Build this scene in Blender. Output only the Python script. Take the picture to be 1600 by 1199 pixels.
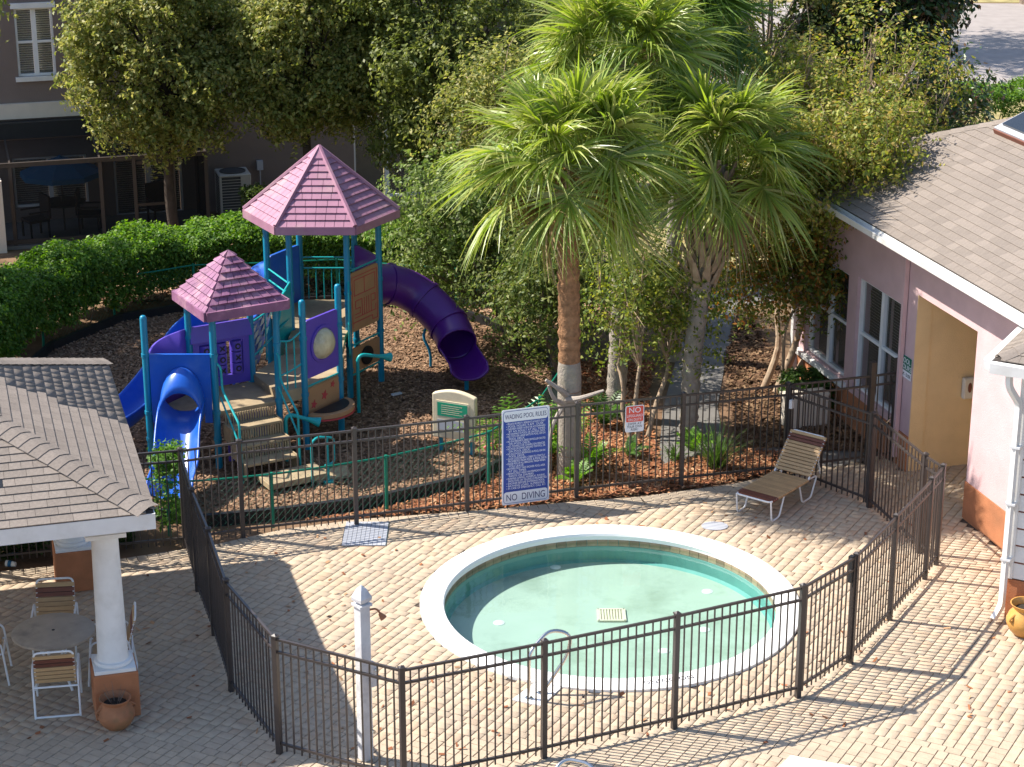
import bpy, bmesh, math, random
import numpy as np
from mathutils import Vector, Matrix

# ------------------------------------------------------------------ camera, sky, sun, exposure
for o in list(bpy.data.objects):
    bpy.data.objects.remove(o)
SC = bpy.context.scene
COL = SC.collection
cam = bpy.data.cameras.new('camera')
cam.sensor_fit = 'HORIZONTAL'
cam.sensor_width = 36.0
cam.lens = 36.0 * 3235.0 / 1600.0
cam.clip_start = 0.5
cam.clip_end = 800
camo = bpy.data.objects.new('camera', cam)
COL.objects.link(camo)
camo.location = (0, 0, 12.3)
camo.rotation_euler = (math.radians(90 - 19.5), 0, 0)
SC.camera = camo

SUN_EL = math.radians(47)
SUN_DIR = Vector((-0.962 * math.cos(SUN_EL), 0.273 * math.cos(SUN_EL), math.sin(SUN_EL)))   # towards the sun
w = bpy.data.worlds.new('World')
SC.world = w
w.use_nodes = True
wn = w.node_tree
sky = wn.nodes.new('ShaderNodeTexSky')
sky.sky_type = 'NISHITA'
sky.sun_disc = False
sky.ozone_density = 2.5
sky.sun_elevation = SUN_EL
sky.sun_rotation = math.atan2(-0.962, 0.273)
bg = wn.nodes['Background']
bg.inputs['Strength'].default_value = 0.12
wn.links.new(sky.outputs[0], bg.inputs['Color'])
sl = bpy.data.lights.new('sun', 'SUN')
sl.energy = 5.0
sl.angle = math.radians(0.53)
sl.color = (1.0, 0.94, 0.84)
so = bpy.data.objects.new('sun', sl)
COL.objects.link(so)
so.rotation_euler = SUN_DIR.to_track_quat('Z', 'Y').to_euler()
SC.view_settings.view_transform = 'Standard'
SC.view_settings.look = 'None'
SC.view_settings.exposure = 0.98
SC.view_settings.gamma = 1.0
SC.view_settings.use_curve_mapping = False

rnd = random.Random(7)
NR = np.random.default_rng(11)
A16 = math.radians(16.0)
C16, S16 = math.cos(A16), math.sin(A16)


def XY(s, t):
    return (s * C16 - t * S16, s * S16 + t * C16)


def ST(x, y):
    return (x * C16 + y * S16, -x * S16 + y * C16)


def S3(s, t, z):
    x, y = XY(s, t)
    return Vector((x, y, z))


# ------------------------------------------------------------------ materials
MATS = {}


def pm(name, col, rough=0.7, var=0.15, scale=6.0, bump=0.0, metal=0.0, objrand=0.0, attr=None, spec=0.4,
       stain=None, stain_scale=1.2, stain_amt=0.5, coords='Object', bscale=None, detail=5.0):
    m = bpy.data.materials.new(name)
    m.use_nodes = True
    nt = m.node_tree
    b = nt.nodes['Principled BSDF']
    b.inputs['Roughness'].default_value = rough
    b.inputs['Metallic'].default_value = metal
    b.inputs['Specular IOR Level'].default_value = spec
    tc = nt.nodes.new('ShaderNodeTexCoord')
    geo = nt.nodes.new('ShaderNodeNewGeometry')
    vec = geo.outputs['Position'] if coords == 'World' else tc.outputs['Object']
    nz = nt.nodes.new('ShaderNodeTexNoise')
    nz.inputs['Scale'].default_value = scale
    nz.inputs['Detail'].default_value = detail
    nt.links.new(vec, nz.inputs['Vector'])
    mr = nt.nodes.new('ShaderNodeMapRange')
    mr.inputs[1].default_value = 0.25
    mr.inputs[2].default_value = 0.75
    mr.inputs[3].default_value = 1 - var
    mr.inputs[4].default_value = 1 + var
    nt.links.new(nz.outputs['Fac'], mr.inputs[0])
    last = mr.outputs[0]
    if objrand:
        oi = nt.nodes.new('ShaderNodeObjectInfo')
        m2 = nt.nodes.new('ShaderNodeMapRange')
        m2.inputs[3].default_value = 1 - objrand
        m2.inputs[4].default_value = 1 + objrand
        nt.links.new(oi.outputs['Random'], m2.inputs[0])
        mm = nt.nodes.new('ShaderNodeMath')
        mm.operation = 'MULTIPLY'
        nt.links.new(last, mm.inputs[0])
        nt.links.new(m2.outputs[0], mm.inputs[1])
        last = mm.outputs[0]
    hsv = nt.nodes.new('ShaderNodeHueSaturation')
    hsv.inputs['Color'].default_value = (*col, 1)
    if attr:
        at = nt.nodes.new('ShaderNodeAttribute')
        at.attribute_name = attr
        nt.links.new(at.outputs['Color'], hsv.inputs['Color'])
    nt.links.new(last, hsv.inputs['Value'])
    out = hsv.outputs['Color']
    if stain:
        n2 = nt.nodes.new('ShaderNodeTexNoise')
        n2.inputs['Scale'].default_value = stain_scale
        n2.inputs['Detail'].default_value = 6
        n2.inputs['Roughness'].default_value = 0.65
        nt.links.new(vec, n2.inputs['Vector'])
        r2 = nt.nodes.new('ShaderNodeMapRange')
        r2.inputs[1].default_value = 0.5
        r2.inputs[2].default_value = 0.72
        r2.inputs[4].default_value = stain_amt
        nt.links.new(n2.outputs['Fac'], r2.inputs[0])
        mx = nt.nodes.new('ShaderNodeMix')
        mx.data_type = 'RGBA'
        mx.inputs[7].default_value = (*stain, 1)
        nt.links.new(r2.outputs[0], mx.inputs[0])
        nt.links.new(out, mx.inputs[6])
        out = mx.outputs[2]
    nt.links.new(out, b.inputs['Base Color'])
    if bump:
        n3 = nt.nodes.new('ShaderNodeTexNoise')
        n3.inputs['Scale'].default_value = bscale or scale * 5
        n3.inputs['Detail'].default_value = 4
        nt.links.new(vec, n3.inputs['Vector'])
        bp = nt.nodes.new('ShaderNodeBump')
        bp.inputs['Strength'].default_value = bump
        bp.inputs['Distance'].default_value = 0.02
        nt.links.new(n3.outputs['Fac'], bp.inputs['Height'])
        nt.links.new(bp.outputs[0], b.inputs['Normal'])
    MATS[name] = m
    return m


def leafmat(name, trans=0.35, rough=0.45, spec=0.35):
    m = bpy.data.materials.new(name)
    m.use_nodes = True
    nt = m.node_tree
    b = nt.nodes['Principled BSDF']
    b.inputs['Roughness'].default_value = rough
    b.inputs['Specular IOR Level'].default_value = spec
    at = nt.nodes.new('ShaderNodeAttribute')
    at.attribute_name = 'col'
    nt.links.new(at.outputs['Color'], b.inputs['Base Color'])
    tr = nt.nodes.new('ShaderNodeBsdfTranslucent')
    hs = nt.nodes.new('ShaderNodeHueSaturation')
    hs.inputs['Saturation'].default_value = 1.15
    hs.inputs['Value'].default_value = 1.3
    nt.links.new(at.outputs['Color'], hs.inputs['Color'])
    nt.links.new(hs.outputs[0], tr.inputs['Color'])
    mx = nt.nodes.new('ShaderNodeMixShader')
    mx.inputs[0].default_value = trans
    nt.links.new(b.outputs[0], mx.inputs[1])
    nt.links.new(tr.outputs[0], mx.inputs[2])
    nt.links.new(mx.outputs[0], nt.nodes['Material Output'].inputs['Surface'])
    MATS[name] = m
    return m


pm('paver', (0.435, 0.346, 0.252), 0.85, 0.10, 9, 0.25, attr='col', coords='World', spec=0.2, stain=(0.33, 0.26, 0.21), stain_scale=0.7, stain_amt=0.45)
pm('paver_single', (0.435, 0.346, 0.252), 0.85, 0.10, 9, 0.25, objrand=0.06, coords='World', spec=0.2, stain=(0.33, 0.26, 0.21), stain_scale=0.7, stain_amt=0.45)
pm('joint', (0.075, 0.06, 0.05), 0.95, 0.2, 20, coords='World', spec=0.1)
pm('ground', (0.17, 0.105, 0.065), 0.95, 0.4, 1.6, 0.6, coords='World', stain=(0.09, 0.10, 0.04), stain_scale=0.22, stain_amt=0.6, bscale=14, spec=0.1)
pm('mulch', (0.19, 0.12, 0.078), 0.95, 0.45, 9, 0.9, coords='World', bscale=30, spec=0.1)
pm('chip', (0.2, 0.11, 0.06), 0.9, 0.2, 5, attr='col', spec=0.15)
pm('dry_grass', (0.30, 0.25, 0.12), 0.95, 0.35, 2.5, 0.5, coords='World', stain=(0.14, 0.16, 0.05), stain_scale=0.5, stain_amt=0.7, bscale=30, spec=0.1)
pm('concrete_path', (0.15, 0.14, 0.13), 0.85, 0.15, 3, 0.2, coords='World', stain=(0.2, 0.19, 0.17), stain_scale=1.0, stain_amt=0.5, bscale=60)
pm('road', (0.30, 0.265, 0.25), 0.9, 0.12, 2, 0.15, coords='World', bscale=60, spec=0.2)
pm('kerb', (0.50, 0.46, 0.41), 0.85, 0.1, 3, coords='World')
pm('coping', (0.80, 0.79, 0.77), 0.6, 0.05, 3, 0.05, coords='World', stain=(0.62, 0.60, 0.55), stain_scale=1.5, stain_amt=0.35)
pm('pool_wall', (0.13, 0.34, 0.33), 0.5, 0.10, 4, coords='World')
pm('pool_floor', (0.385, 0.455, 0.405), 0.6, 0.06, 1.6, coords='World', stain=(0.22, 0.27, 0.215), stain_scale=0.9, stain_amt=0.8)
pm('pool_tile', (0.28, 0.20, 0.13), 0.35, 0.2, 12, objrand=0.3)
pm('fence_metal', (0.045, 0.036, 0.034), 0.42, 0.12, 10, spec=0.5)
pm('steel', (0.62, 0.60, 0.57), 0.25, 0.05, 10, metal=1.0)
pm('white_paint', (0.74, 0.73, 0.71), 0.55, 0.06, 4, 0.05, stain=(0.50, 0.48, 0.42), stain_scale=2.2, stain_amt=0.4)
pm('white_frame', (0.76, 0.76, 0.76), 0.4, 0.04, 6)
pm('weathered_white', (0.62, 0.61, 0.62), 0.6, 0.1, 7, 0.15, stain=(0.32, 0.31, 0.33), stain_scale=4, stain_amt=0.6)
pm('stucco_orange', (0.42, 0.165, 0.075), 0.85, 0.14, 5, 0.4, bscale=90, stain=(0.26, 0.12, 0.06), stain_scale=1.8, stain_amt=0.5)
pm('stucco_pink', (0.58, 0.40, 0.41), 0.88, 0.07, 3, 0.4, bscale=90, stain=(0.46, 0.30, 0.30), stain_scale=1.1, stain_amt=0.35)
pm('stucco_yellow', (0.72, 0.53, 0.30), 0.88, 0.07, 3, 0.45, bscale=80)
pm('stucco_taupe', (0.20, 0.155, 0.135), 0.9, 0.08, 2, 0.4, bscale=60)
pm('cream', (0.66, 0.58, 0.48), 0.8, 0.06, 4, 0.1)
pm('shingle', (0.235, 0.198, 0.17), 0.9, 0.13, 30, 0.5, objrand=0.10, bscale=160, spec=0.15)
pm('shingle_field', (0.235, 0.198, 0.17), 0.9, 0.13, 30, 0.5, attr='col', bscale=160, spec=0.15)
pm('roof_under', (0.05, 0.04, 0.035), 0.95, 0.1, 6)
pm('play_teal', (0.0, 0.20, 0.33), 0.38, 0.07, 5, spec=0.5)
pm('play_green_teal', (0.005, 0.33, 0.34), 0.38, 0.06, 5, spec=0.5)
pm('play_blue', (0.012, 0.10, 0.50), 0.32, 0.06, 4, 0.03, spec=0.5, stain=(0.10, 0.20, 0.52), stain_scale=2.5, stain_amt=0.35)
pm('play_violet', (0.10, 0.06, 0.42), 0.4, 0.07, 4, spec=0.45)
pm('play_purple', (0.085, 0.012, 0.19), 0.33, 0.08, 4, spec=0.5)
pm('play_pink', (0.34, 0.165, 0.235), 0.6, 0.12, 3, 0.1, stain=(0.42, 0.29, 0.28), stain_scale=1.6, stain_amt=0.7, spec=0.3)
pm('play_faded_purple', (0.23, 0.10, 0.18), 0.65, 0.22, 5, 0.15, objrand=0.1, stain=(0.55, 0.33, 0.36), stain_scale=3, stain_amt=0.7, spec=0.3)
pm('play_tan', (0.33, 0.25, 0.15), 0.75, 0.15, 6, 0.1, stain=(0.17, 0.13, 0.09), stain_scale=2.5, stain_amt=0.6)
pm('panel_brown', (0.40, 0.22, 0.11), 0.65, 0.08, 4)
pm('panel_red', (0.45, 0.05, 0.06), 0.6, 0.08, 4)
pm('panel_cream', (0.66, 0.57, 0.40), 0.6, 0.07, 4, stain=(0.42, 0.36, 0.26), stain_scale=5, stain_amt=0.35)
pm('green_plate', (0.02, 0.30, 0.17), 0.45, 0.05, 4)
pm('grey_plate', (0.42, 0.43, 0.47), 0.4, 0.05, 4)
pm('black_plastic', (0.012, 0.012, 0.014), 0.5, 0.2, 6)
pm('green_pipe', (0.0, 0.16, 0.10), 0.45, 0.1, 6)
pm('strap_tan', (0.47, 0.30, 0.15), 0.6, 0.1, 8, objrand=0.1)
pm('strap_brown', (0.16, 0.055, 0.035), 0.6, 0.1, 8, objrand=0.1)
pm('table_top', (0.42, 0.34, 0.26), 0.55, 0.12, 6, stain=(0.14, 0.12, 0.11), stain_scale=2.2, stain_amt=0.75)
pm('terracotta', (0.36, 0.15, 0.07), 0.8, 0.2, 6, 0.25, stain=(0.12, 0.11, 0.05), stain_scale=4, stain_amt=0.75)
pm('glazed_pot', (0.52, 0.27, 0.07), 0.4, 0.18, 5, 0.05, stain=(0.24, 0.10, 0.04), stain_scale=3, stain_amt=0.6)
pm('soil', (0.03, 0.022, 0.016), 0.95, 0.3, 20, 0.5)
pm('sign_white', (0.72, 0.73, 0.78), 0.45, 0.04, 3)
pm('sign_blue', (0.015, 0.05, 0.30), 0.4, 0.06, 3)
pm('sign_navy', (0.02, 0.025, 0.12), 0.5, 0.03, 3)
pm('sign_red', (0.66, 0.085, 0.06), 0.5, 0.05, 3)
pm('sign_green', (0.0, 0.12, 0.075), 0.5, 0.05, 3)
pm('ink', (0.03, 0.03, 0.05), 0.6, 0.03, 3)
pm('dark_glass', (0.016, 0.018, 0.02), 0.08, 0.1, 2, spec=0.6)
pm('blind', (0.55, 0.55, 0.50), 0.6, 0.06, 4)
pm('screen_frame', (0.055, 0.042, 0.035), 0.5, 0.1, 6)
pm('canvas_blue', (0.01, 0.10, 0.22), 0.8, 0.08, 4)
pm('dark_wicker', (0.03, 0.022, 0.018), 0.7, 0.2, 20)
pm('ac_metal', (0.42, 0.40, 0.36), 0.5, 0.06, 5)
pm('ac_grille', (0.06, 0.06, 0.06), 0.6, 0.1, 30)
pm('white_plastic', (0.62, 0.62, 0.58), 0.45, 0.05, 5)
pm('bark', (0.20, 0.15, 0.115), 0.9, 0.3, 9, 0.8, bscale=30, spec=0.15)
pm('bark_pale', (0.36, 0.27, 0.19), 0.85, 0.3, 5, 0.4, stain=(0.22, 0.11, 0.06), stain_scale=6, stain_amt=0.7, bscale=25, spec=0.15)
pm('dead_wood', (0.34, 0.29, 0.25), 0.85, 0.2, 9, 0.4)
pm('oak_bark', (0.07, 0.055, 0.045), 0.95, 0.25, 9, 0.8, bscale=30, spec=0.1)
pm('palm_bark_brown', (0.28, 0.15, 0.08), 0.9, 0.38, 14, 0.9, bscale=35, spec=0.1)
pm('palm_bark_grey', (0.30, 0.26, 0.22), 0.9, 0.22, 8, 0.8, stain=(0.36, 0.34, 0.22), stain_scale=3, stain_amt=0.5, bscale=35, spec=0.1)
pm('palm_boot', (0.36, 0.27, 0.19), 0.85, 0.25, 9, 0.4, objrand=0.2, spec=0.15)
pm('lamp_green', (0.03, 0.06, 0.055), 0.45, 0.1, 6)
pm('beige_dispenser', (0.62, 0.58, 0.50), 0.4, 0.04, 5)
leafmat('leaf', 0.45, 0.5, 0.32)
leafmat('frond', 0.38, 0.38, 0.5)
leafmat('glossy_leaf', 0.2, 0.3, 0.5)
# water: clear tinted surface with fresnel reflection
m = bpy.data.materials.new('water')
m.use_nodes = True
nt = m.node_tree
nt.nodes.remove(nt.nodes['Principled BSDF'])
tr = nt.nodes.new('ShaderNodeBsdfTransparent')
tr.inputs[0].default_value = (0.86, 0.965, 0.94, 1)
gl = nt.nodes.new('ShaderNodeBsdfGlossy')
gl.inputs['Roughness'].default_value = 0.02
fr = nt.nodes.new('ShaderNodeFresnel')
fr.inputs[0].default_value = 1.33
wv = nt.nodes.new('ShaderNodeTexNoise')
wv.inputs['Scale'].default_value = 5
wv.inputs['Detail'].default_value = 3
gq = nt.nodes.new('ShaderNodeNewGeometry')
nt.links.new(gq.outputs['Position'], wv.inputs['Vector'])
bp = nt.nodes.new('ShaderNodeBump')
bp.inputs['Strength'].default_value = 0.12
bp.inputs['Distance'].default_value = 0.02
nt.links.new(wv.outputs['Fac'], bp.inputs['Height'])
nt.links.new(bp.outputs[0], gl.inputs['Normal'])
nt.links.new(bp.outputs[0], fr.inputs['Normal'])
mx = nt.nodes.new('ShaderNodeMixShader')
nt.links.new(fr.outputs[0], mx.inputs[0])
nt.links.new(tr.outputs[0], mx.inputs[1])
nt.links.new(gl.outputs[0], mx.inputs[2])
nt.links.new(mx.outputs[0], nt.nodes['Material Output'].inputs['Surface'])
MATS['water'] = m


def film(name, tcol, gcol, fac, rough):
    m = bpy.data.materials.new(name)
    m.use_nodes = True
    nt = m.node_tree
    nt.nodes.remove(nt.nodes['Principled BSDF'])
    tr = nt.nodes.new('ShaderNodeBsdfTransparent')
    tr.inputs[0].default_value = (*tcol, 1)
    gl = nt.nodes.new('ShaderNodeBsdfDiffuse' if rough > 0.5 else 'ShaderNodeBsdfGlossy')
    gl.inputs[0].default_value = (*gcol, 1)
    mx = nt.nodes.new('ShaderNodeMixShader')
    mx.inputs[0].default_value = fac
    nt.links.new(tr.outputs[0], mx.inputs[1])
    nt.links.new(gl.outputs[0], mx.inputs[2])
    nt.links.new(mx.outputs[0], nt.nodes['Material Output'].inputs['Surface'])
    MATS[name] = m


film('screen_mesh', (0.55, 0.55, 0.55), (0.05, 0.05, 0.05), 0.25, 0.9)
film('bubble', (0.85, 0.80, 0.62), (0.8, 0.8, 0.8), 0.12, 0.1)


# ------------------------------------------------------------------ mesh helpers
def tagobj(o, label=None, cat=None, group=None, kind=None):
    if label: o['label'] = label
    if cat: o['category'] = cat
    if group: o['group'] = group
    if kind: o['kind'] = kind
    return o


def thing(name, label, cat, loc, group=None):
    o = bpy.data.objects.new(name, None)
    o.empty_display_size = 0.2
    COL.objects.link(o)
    o.location = loc
    return tagobj(o, label, cat, group)


def wloc(o):
    v = Vector((0, 0, 0))
    while o is not None:
        v = v + Vector(o.location)
        o = o.parent
    return v


class MB:
    def __init__(s):
        s.v = []
        s.f = []
        s.c = []

    def add(s, vs, fs, col=None):
        n = len(s.v)
        s.v += [tuple(v) for v in vs]
        s.f += [tuple(i + n for i in f) for f in fs]
        if col is not None:
            s.c += [col] * len(fs)
        return s

    def box(s, c, size, rot=None, col=None):
        hx, hy, hz = size[0] / 2, size[1] / 2, size[2] / 2
        vs = [Vector((x, y, z)) for z in (-hz, hz) for y in (-hy, hy) for x in (-hx, hx)]
        if rot is not None:
            if not isinstance(rot, Matrix):
                rot = Matrix.Rotation(rot, 3, 'Z')
            vs = [rot @ v for v in vs]
        c = Vector(c)
        return s.add([v + c for v in vs], [(0, 2, 3, 1), (4, 5, 7, 6), (0, 1, 5, 4), (2, 6, 7, 3), (0, 4, 6, 2), (1, 3, 7, 5)], col)

    def prism(s, poly, z0, z1, col=None):
        n = len(poly)
        vs = [(p[0], p[1], z0) for p in poly] + [(p[0], p[1], z1) for p in poly]
        fs = [tuple(range(n - 1, -1, -1)), tuple(range(n, 2 * n))]
        fs += [(i, (i + 1) % n, n + (i + 1) % n, n + i) for i in range(n)]
        return s.add(vs, fs, col)

    def slab(s, pts, nrm, th):
        """polygon of 3D points extruded by th along nrm (front at +)"""
        n = len(pts)
        nrm = Vector(nrm).normalized() * th
        vs = [Vector(p) for p in pts] + [Vector(p) + nrm for p in pts]
        fs = [tuple(range(n - 1, -1, -1)), tuple(range(n, 2 * n))]
        fs += [(i, (i + 1) % n, n + (i + 1) % n, n + i) for i in range(n)]
        return s.add(vs, fs)

    def tube(s, pts, r, seg=8, cap=True):
        pts = [Vector(p) for p in pts]
        rs = r if isinstance(r, (list, tuple)) else [r] * len(pts)
        n0 = len(s.v)
        up = Vector((0, 0, 1))
        ref = None
        for i, p in enumerate(pts):
            d = (pts[min(i + 1, len(pts) - 1)] - pts[max(i - 1, 0)])
            d.normalize()
            if ref is None:
                ref = up if abs(d.z) < 0.9 else Vector((1, 0, 0))
            a = d.cross(ref)
            if a.length < 1e-4:
                a = d.cross(Vector((1, 0, 0)))
            a.normalize()
            b = d.cross(a).normalized()
            ref = -b if True else ref
            ref = a.cross(d)
            for k in range(seg):
                t = 2 * math.pi * k / seg
                s.v.append(tuple(p + a * (rs[i] * math.cos(t)) + b * (rs[i] * math.sin(t))))
        for i in range(len(pts) - 1):
            for k in range(seg):
                k2 = (k + 1) % seg
                s.f.append((n0 + i * seg + k, n0 + i * seg + k2, n0 + (i + 1) * seg + k2, n0 + (i + 1) * seg + k))
        if cap:
            s.f.append(tuple(n0 + k for k in range(seg - 1, -1, -1)))
            e = n0 + (len(pts) - 1) * seg
            s.f.append(tuple(e + k for k in range(seg)))
        return s

    def lathe(s, prof, c, seg=24):
        n0 = len(s.v)
        c = Vector(c)
        for (r, z) in prof:
            for k in range(seg):
                t = 2 * math.pi * k / seg
                s.v.append((c.x + r * math.cos(t), c.y + r * math.sin(t), c.z + z))
        for i in range(len(prof) - 1):
            for k in range(seg):
                k2 = (k + 1) % seg
                s.f.append((n0 + i * seg + k, n0 + i * seg + k2, n0 + (i + 1) * seg + k2, n0 + (i + 1) * seg + k))
        return s

    def mesh(s, name='mesh', off=(0, 0, 0)):
        me = bpy.data.meshes.new(name)
        off = Vector(off)
        me.from_pydata([(v[0] - off.x, v[1] - off.y, v[2] - off.z) for v in s.v], [], s.f)
        if s.c:
            a = me.attributes.new('col', 'FLOAT_COLOR', 'FACE')
            arr = np.ones((len(s.f), 4), np.float32)
            arr[:, :3] = np.array(s.c, np.float32)
            a.data.foreach_set('color', arr.ravel())
        return me

    def build(s, name, mat, parent=None, smooth=False, label=None, bevel=0, recalc=True):
        off = wloc(parent) if parent else Vector((0, 0, 0))
        me = s.mesh(name, off)
        if recalc:
            bm = bmesh.new()
            bm.from_mesh(me)
            bmesh.ops.recalc_face_normals(bm, faces=bm.faces)
            bm.to_mesh(me)
            bm.free()
        o = bpy.data.objects.new(name, me)
        COL.objects.link(o)
        me.materials.append(MATS[mat])
        if smooth:
            me.polygons.foreach_set('use_smooth', [True] * len(me.polygons))
            try:
                me.set_sharp_from_angle(angle=math.radians(40))
            except Exception:
                pass
        if parent:
            o.parent = parent
        if bevel:
            b = o.modifiers.new('bevel', 'BEVEL')
            b.width = bevel
            b.segments = 2
            b.limit_method = 'ANGLE'
        if label:
            o['label'] = label
        return o


def npmesh(name, V, Fq, mat, parent=None, colf=None, kind=None, smooth=False):
    """V (n,3), Fq (m,k) arrays"""
    me = bpy.data.meshes.new(name)
    k = Fq.shape[1]
    me.vertices.add(len(V))
    off = np.array(wloc(parent)) if parent else np.zeros(3)
    me.vertices.foreach_set('co', (V - off).astype(np.float32).ravel())
    me.loops.add(Fq.size)
    me.loops.foreach_set('vertex_index', Fq.astype(np.int32).ravel())
    me.polygons.add(len(Fq))
    me.polygons.foreach_set('loop_start', np.arange(0, Fq.size, k, dtype=np.int32))
    me.update(calc_edges=True)
    if colf is not None:
        a = me.attributes.new('col', 'FLOAT_COLOR', 'FACE')
        arr = np.ones((len(Fq), 4), np.float32)
        arr[:, :3] = colf
        a.data.foreach_set('color', arr.ravel())
    me.materials.append(MATS[mat])
    if smooth:
        me.polygons.foreach_set('use_smooth', [True] * len(me.polygons))
    o = bpy.data.objects.new(name, me)
    COL.objects.link(o)
    if parent:
        o.parent = parent
    if kind:
        o['kind'] = kind
    return o


def fillet(pts, r, n=5):
    pts = [Vector(p) for p in pts]
    out = [pts[0]]
    for i in range(1, len(pts) - 1):
        a, b, c = pts[i - 1], pts[i], pts[i + 1]
        d1, d2 = a - b, c - b
        q = min(r, d1.length * 0.48, d2.length * 0.48)
        p1, p2 = b + d1.normalized() * q, b + d2.normalized() * q
        for k in range(n + 1):
            t = k / n
            out.append(p1 * (1 - t) ** 2 + b * 2 * t * (1 - t) + p2 * t * t)
    out.append(pts[-1])
    return out


def smooth_path(pts, n=6):
    pts = [Vector(p) for p in pts]
    out = []
    for i in range(len(pts) - 1):
        p0 = pts[max(i - 1, 0)]; p1 = pts[i]; p2 = pts[i + 1]; p3 = pts[min(i + 2, len(pts) - 1)]
        for k in range(n):
            t = k / n
            out.append(0.5 * ((2 * p1) + (p2 - p0) * t + (2 * p0 - 5 * p1 + 4 * p2 - p3) * t * t + (3 * p1 - p0 - 3 * p2 + p3) * t ** 3))
    out.append(pts[-1])
    return out


def place(name, me, parent, M=None, mat=None):
    o = bpy.data.objects.new(name, me)
    COL.objects.link(o)
    if parent:
        o.parent = parent
    if M is not None:
        o.matrix_local = M
    return o


def text_part(s, size, origin, U, V, mat, parent, name='lettering', align='LEFT', maxw=None, thick=0.0012):
    """flat lettering laid on a plane: U = reading direction, V = up"""
    cu = bpy.data.curves.new('txt', 'FONT')
    cu.body = s
    cu.size = size
    cu.align_x = align
    cu.extrude = thick
    to = bpy.data.objects.new('txt', cu)
    COL.objects.link(to)
    bpy.context.view_layer.update()
    dg = bpy.context.evaluated_depsgraph_get()
    me = bpy.data.meshes.new_from_object(to.evaluated_get(dg))
    wd = to.dimensions.x
    bpy.data.objects.remove(to)
    U = Vector(U).normalized(); V = Vector(V).normalized(); N = U.cross(V)
    R = Matrix((U, V, N)).transposed().to_4x4()
    sx = 1.0
    if maxw and wd > maxw:
        sx = maxw / wd
    T = Matrix.Translation(Vector(origin) - (wloc(parent) if parent else Vector())) @ R @ Matrix.Diagonal((sx, 1, 1, 1))
    me.transform(T)
    me.materials.clear()
    me.materials.append(MATS[mat])
    o = bpy.data.objects.new(name, me)
    COL.objects.link(o)
    if parent:
        o.parent = parent
    return o


# ------------------------------------------------------------------ ground, road, beds
POOL = (1.34, 25.75)
R_OUT, R_IN = 2.60, 2.28


def ring_sheet(name, mat, r, outer, z):
    """sheet with a round hole of radius r about the pool; outer: function angle -> radius"""
    n = 96
    vs, fs = [], []
    for k in range(n):
        a = 2 * math.pi * k / n
        vs.append((POOL[0] + r * math.cos(a), POOL[1] + r * math.sin(a), z))
    for k in range(n):
        a = 2 * math.pi * k / n
        R = outer(a)
        vs.append((POOL[0] + R * math.cos(a), POOL[1] + R * math.sin(a), z))
    fs = [(k, (k + 1) % n, n + (k + 1) % n, n + k) for k in range(n)]
    o = MB().add(vs, fs).build(name, mat)
    o['kind'] = 'structure'
    return o


def square_r(a, h=400.0):
    return h / max(abs(math.cos(a)), abs(math.sin(a)))


ring_sheet('ground', 'ground', R_OUT - 0.06, square_r, -0.045)

EDGE = [(-9.6, 26.1), (-7.25, 26.76), (-5.69, 27.16), (-4.29, 27.72), (-3.4, 28.25), (-2.31, 28.62), (-0.68, 28.93), (0.98, 29.31),
        (1.97, 29.5), (3.4, 30.0), (4.25, 30.42)]
DECK = EDGE + [(5.7, 31.0), (6.6, 31.6), (7.6, 31.6), (14, 27), (14, 14), (-9.6, 14)]


def ray_poly(a, poly, c=POOL):
    dx, dy = math.cos(a), math.sin(a)
    best = 0
    for i in range(len(poly)):
        x1, y1 = poly[i][0] - c[0], poly[i][1] - c[1]
        x2, y2 = poly[(i + 1) % len(poly)][0] - c[0], poly[(i + 1) % len(poly)][1] - c[1]
        den = dx * (y2 - y1) - dy * (x2 - x1)
        if abs(den) < 1e-9: continue
        t = (x1 * (y2 - y1) - y1 * (x2 - x1)) / den
        u = (x1 * dy - y1 * dx) / den
        if t > 0 and -1e-9 <= u <= 1 + 1e-9:
            best = max(best, t)
    return best


deck = ring_sheet('paved_deck', 'joint', R_OUT - 0.08, lambda a: ray_poly(a, DECK), -0.014)


def inside(p, poly):
    c = False
    j = len(poly) - 1
    for i in range(len(poly)):
        if ((poly[i][1] > p[1]) != (poly[j][1] > p[1])) and (p[0] < (poly[j][0] - poly[i][0]) * (p[1] - poly[i][1]) / (poly[j][1] - poly[i][1]) + poly[i][0]):
            c = not c
        j = i
    return c


def seg_dist(p, a, b):
    ax, ay = a; bx, by = b
    t = max(0, min(1, ((p[0] - ax) * (bx - ax) + (p[1] - ay) * (by - ay)) / ((bx - ax) ** 2 + (by - ay) ** 2)))
    return math.hypot(p[0] - ax - t * (bx - ax), p[1] - ay - t * (by - ay))


def project(x, y, z):
    c, s = math.cos(math.radians(19.5)), math.sin(math.radians(19.5))
    zz = z - 12.3
    fw = c * y - s * zz
    up = s * y + c * zz
    return 800 + 3235 * x / fw, 599.5 - 3235 * up / fw


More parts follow.
